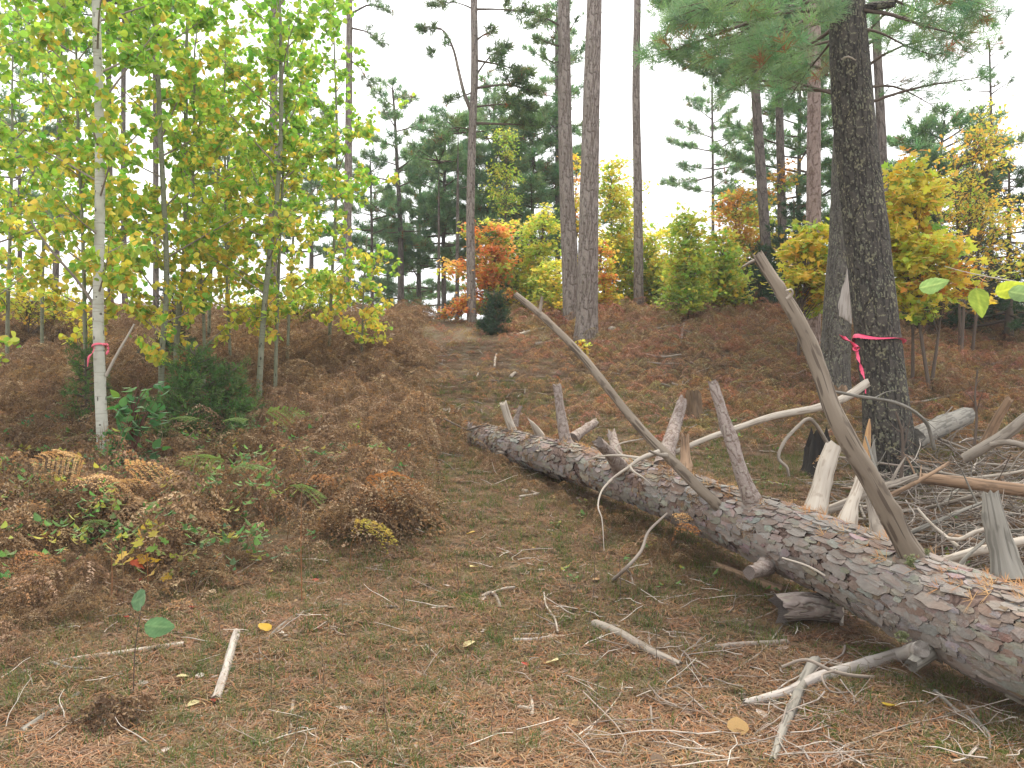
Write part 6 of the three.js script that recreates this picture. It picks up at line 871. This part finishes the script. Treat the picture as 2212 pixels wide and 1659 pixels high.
fern('yellow-green drooping fern frond below the rusty one', 775, 5.7, [{ az: 1.1, stalk: 0.34, size: 0.75, curl: 0.6, tones: FY, roll: 0.5 }]);
fern('light green fern frond in the middle of the bank', 545, 8.2, [{ az: 1.5, stalk: 0.62, size: 0.9, curl: 0.12, tones: FG, roll: 0.45 }, { az: -1.3, stalk: 0.55, size: 0.5, curl: 0.15, tones: FG }]);
fern('green fern frond near the foot of the dogwood shrub', 440, 8.0, [{ az: -1.4, stalk: 0.6, size: 0.6, curl: 0.15, tones: FG }]);
fern('pale green fern half buried in brown bracken', 500, 6.5, [{ az: -1.3, stalk: 0.55, size: 0.75, curl: 0.15, tones: FG, roll: -0.5 }, { az: 1.2, stalk: 0.5, size: 0.6, curl: 0.2, tones: FG }]);
fern('green fern frond low in the bank beside an orange stalk', 625, 6.3, [{ az: 0.9, stalk: 0.4, size: 0.65, curl: 0.2, tones: FG, roll: 0.6 }]);
fern('small green fern near the far left bank', 160, 5.9, [{ az: 1.3, stalk: 0.25, size: 0.45, curl: 0.25, tones: FG }]);
fern('orange dry fern at the left border', 30, 5.3, [{ az: 1.0, stalk: 0.25, size: 0.7, curl: 0.45, tones: RUST }, { az: -0.6, stalk: 0.3, size: 0.6, curl: 0.5, tones: TAN }]);
fern('orange dead fern drooping on the side of the log', 1440, 5.75, [{ az: 0.6, stalk: 0.3, size: 0.42, curl: 0.5, tones: RUST }, { az: 1.6, stalk: 0.35, size: 0.35, curl: 0.5, tones: TAN }]);
fern('pale orange fern before the charred stump', 1768, 7.2, [{ az: 0.2, stalk: 0.42, size: 0.4, curl: 0.4, tones: TAN }]);
fern('bright rusty fern on the bank behind the pale green one', 660, 6.9, [{ az: 0.8, stalk: 0.34, size: 0.6, curl: 0.5, tones: RUST }]);
{ const b = gnd(255, 1560), t = thing('dead_fern', 'tight dark brown clump of curled fern on the lower left floor', 'fern', b); for (let k = 0; k < 5; k++) { const mb = new MB(); frond(mb, { base: b.clone().add(V(gauss() * 0.03, 0, gauss() * 0.03)), az: k * 1.3, stalk: 0.1, size: 0.5, curl: 1, stem: [0.2, 0.1, 0.045], tone: () => pick([[0.13, 0.08, 0.045], [0.2, 0.12, 0.065], [0.3, 0.2, 0.11], [0.1, 0.06, 0.035]]), pairs: 10, fine: 0.6 }); mb.build('frond', MAT.fern, t); } }

// ------------------------------------------------------------------ single leaves
function leafOn(label, x, y, s, c, o = {}) { const b = gnd(x, y, 0.018), m = new THREE.Mesh(o.geo ?? G.aspen, o.mat ?? dye(c)); m.position.copy(b); m.quaternion.copy(qYP(o.yaw ?? R() * 6.28, Math.PI / 2 * (o.tilt ?? -0.82), gauss() * 0.15)); m.scale.setScalar(s); m.name = numbered(o.name ?? 'fallen_leaf'); m.castShadow = m.receiveShadow = true; scene.add(m); tag(m, label, 'leaf', o.group ?? 'fallen leaves on the floor'); }
const YL = [0.66, 0.56, 0.2], PL = [0.70, 0.62, 0.32];
leafOn('deep yellow leaf beside the long curved stick', 580, 1372, 0.085, [0.66, 0.43, 0.05], { tilt: -0.7 }); leafOn('pale yellow leaf above the other at lower left', 408, 1470, 0.06, PL); leafOn('pale yellow leaf right of the dark fern clump', 405, 1536, 0.06, PL); leafOn('cream yellow leaf in the centre of the floor', 1000, 1405, 0.072, PL, { tilt: -0.7 }); leafOn('cream yellow leaf by the dark bent stick', 1184, 1440, 0.078, PL, { tilt: -0.65 }); leafOn('yellow leaf high on the trail centre', 1030, 1230, 0.07, YL); leafOn('orange-yellow leaf at the head of the open floor', 1008, 1160, 0.075, [0.64, 0.44, 0.08], { tilt: -0.7 }); leafOn('round bright yellow leaf at lower right', 1920, 1538, 0.085, [0.7, 0.52, 0.05], { tilt: -0.65 }); leafOn('tan curled leaf between branches at lower right', 1595, 1600, 0.1, [0.5, 0.33, 0.14], { tilt: -0.6 }); leafOn('small yellow leaf near the log base', 1132, 1158, 0.05, YL);
leafOn('tan leaf propped on the left bank', 545, 1155, 0.08, [0.55, 0.36, 0.16], { tilt: -0.4 }); leafOn('orange leaf lying where trail meets the log', 1590 - 5, 1073, 0.06, [0.6, 0.22, 0.06]);
for (const [x, y, l] of [[460, 1527, 'red leaf at the end of the thick grey stick'], [684, 1264, 'red leaf right of the tall orange stalk'], [284, 1342, 'red leaf below the large green leaves'], [420, 1320, 'orange-red leaf beside the stalk at left'], [300, 1262, 'red leaf under the yellow maple seedling'], [1142, 1448, 'brick red leaf by the bent stick'], [690, 1366, 'orange leaf on the open floor left of centre']]) leafOn(l, x, y, 0.045, [0.6, 0.07, 0.045], { geo: G.maple, name: 'red_leaf', group: 'red leaves on the floor', tilt: -0.7 });
for (let k = 0; k < 26; k++) { const d = rr(4, 14), x = rr(250, 1800), b = foot(x, d), y = CY - (b.y - EYE) / d * FOC; if (b.x < edge(d) - 0.3 && d > 5) continue; leafOn('small faded yellow leaf scattered among the needles', x, y, rr(0.03, 0.055), pick([[0.6, 0.45, 0.12], [0.55, 0.34, 0.1], [0.62, 0.5, 0.2]]), { name: 'scattered_leaf', group: 'small faded leaves among the needles' }); }
// a broad leaf with a raised midrib, arched veins, a wavy rim and blotched dye
function broadLeaf(c, wid, s) {
  const mb = new MB(), nu = 16, nv = 10, sd = Math.floor(R() * 99); const W = (u) => wid * Math.pow(Math.sin(Math.PI * Math.pow(u, 0.72)), 0.8) * (1 + 0.05 * Math.sin(u * 60));
  for (let i = 0; i <= nu; i++) for (let j = 0; j <= nv; j++) { const u = i / nu, q = j / nv * 2 - 1, w = W(clamp(u, 0.001, 0.999)), vein = Math.max(0, 1 - Math.abs(((u * 7 - Math.abs(q) * 1.6) % 1 + 1) % 1 - 0.5) * 5) * 0.25 + (Math.abs(q) < 0.1 ? 0.35 : 0), b = 0.8 + 0.4 * vn(u * 6 + sd, q * 4 + 9, 97), k = b * (1 + vein); mb.v(V(q * w, u, 0.2 * Math.abs(q) * w - 0.16 * u * u + 0.02 * Math.sin(u * 14 + q * 3) * Math.abs(q)), null, 0, 0, [c[0] * k * (1 + 0.3 * vein), c[1] * k, c[2] * k]); }
  for (let i = 0; i < nu; i++) for (let j = 0; j < nv; j++) { const a = i * (nv + 1) + j, d = a + nv + 1; mb.f(a, a + 1, d); mb.f(a + 1, d + 1, d); }
  return mb.geo();
}
{ // large green leaves on a stem, lower left
  const b = gnd(288, 1505), d = -b.z, t = thing('broadleaf_plant', 'lone stem with two large green leaves, lower left', 'plant', b), top = at(306, 1310, d - 0.1), mid = at(292, 1400, d - 0.05);
  tube(new MB(), [b, mid, top], [0.003, 0.0025, 0.0015], { sides: 6, seg: 0.04 }).build('stem', MAT.twigdark, t);
  for (const [x, y, dd, s, yaw, pit, rol, c] of [[312, 1350, d - 0.12, 0.14, 1.5, -0.5, -1.9, [0.12, 0.24, 0.11]], [283, 1302, d - 0.1, 0.14, 1.2, -1.38, -1.6, [0.12, 0.23, 0.11]]]) { const m = new THREE.Mesh(broadLeaf(c, 0.36), MAT.leafV); m.position.copy(at(x, y, dd)).sub(b); m.quaternion.setFromEuler(new THREE.Euler(pit, 0, rol, 'ZXY')); m.scale.setScalar(s); m.name = 'leaf'; t.add(m); }
}
{ // maple seedling with turning leaves
  const b = gnd(320, 1270), d = -b.z, t = thing('maple_seedling', 'maple seedling with large yellow, green and orange leaves', 'seedling', b, 'seedlings in the bracken');
  tube(new MB(), [b, at(318, 1215, d), at(312, 1160, d)], [0.004, 0.003, 0.002], { sides: 5 }).build('stem', MAT.stalk, t);
  [[275, 1195, [0.6, 0.46, 0.07]], [300, 1180, [0.55, 0.5, 0.1]], [310, 1165, [0.62, 0.36, 0.06]], [335, 1188, [0.18, 0.3, 0.06]], [345, 1190, [0.26, 0.36, 0.07]], [285, 1210, [0.64, 0.42, 0.06]], [315, 1215, [0.6, 0.3, 0.06]], [325, 1240, [0.6, 0.42, 0.06]], [350, 1245, [0.62, 0.4, 0.05]], [295, 1225, [0.2, 0.28, 0.06]], [280, 1215, [0.62, 0.12, 0.05]], [360, 1175, [0.2, 0.3, 0.07]], [330, 1160, [0.5, 0.42, 0.08]], [345, 1210, [0.58, 0.45, 0.06]]].forEach(([x, y, c]) => { const m = new THREE.Mesh(G.maple, dye(c)); m.position.copy(at(x, y, d + gauss() * 0.12)).sub(b); m.quaternion.copy(qYP(gauss() * 1.5, rr(0.5, 1.2) * pick([1, -1]), R() * 6)); m.scale.setScalar(rr(0.07, 0.11)); m.name = 'leaf'; m.castShadow = true; t.add(m); });
}
{ // sprig close to the camera at the right border
  const b = V(1.62, H(1.62, -1.95), -1.95), t = thing('aspen_sapling', 'thin bare sapling reaching in at the right border with big green leaves', 'sapling', b);
  tube(new MB(), [b, V(1.58, 0.7, -1.93), V(1.5, 1.3, -1.9), at(2330, 640, 1.9), V(1.32, 2.1, -1.88)], [0.008, 0.007, 0.006, 0.005, 0.002], { sides: 7, seg: 0.08 }).build('stem', MAT.twig, t);
  tube(new MB(), [[2330, 640, 1.9], [2212, 612, 1.9], [2130, 597, 1.92], [2075, 585, 1.94], [2040, 575, 1.95]].map((q) => at(...q)), [0.0022, 0.0018, 0.0014, 0.001, 0.0006], { sides: 6, seg: 0.03 }).build('twig', MAT.twigpale, t);
  tube(new MB(), [[2130, 597, 1.92], [2118, 612, 1.9], [2108, 625, 1.9]].map((q) => at(...q)), [0.001, 0.0008, 0.0007], { sides: 5 }).build('stalk', MAT.stalk, t);
  for (const [x, y, dd, s, pit, rol, c] of [[2108, 622, 1.9, 0.072, 0.4, 3.3, [0.26, 0.36, 0.06]], [1985, 622, 2.2, 0.075, 0.5, -1.2, [0.2, 0.32, 0.11]], [2150, 632, 1.85, 0.066, 0.9, -1.25, [0.36, 0.44, 0.05]], [2178, 630, 1.8, 0.06, 0.6, -1.75, [0.2, 0.31, 0.13]]]) { const m = new THREE.Mesh(broadLeaf(c, 0.3), MAT.leafV); m.position.copy(at(x, y, dd)).sub(b); m.quaternion.setFromEuler(new THREE.Euler(pit, rr(-0.5, 0.5), rol, 'ZYX')); m.scale.setScalar(s); m.name = 'leaf'; m.castShadow = true; t.add(m); }
}

renderer.render(scene, camera);
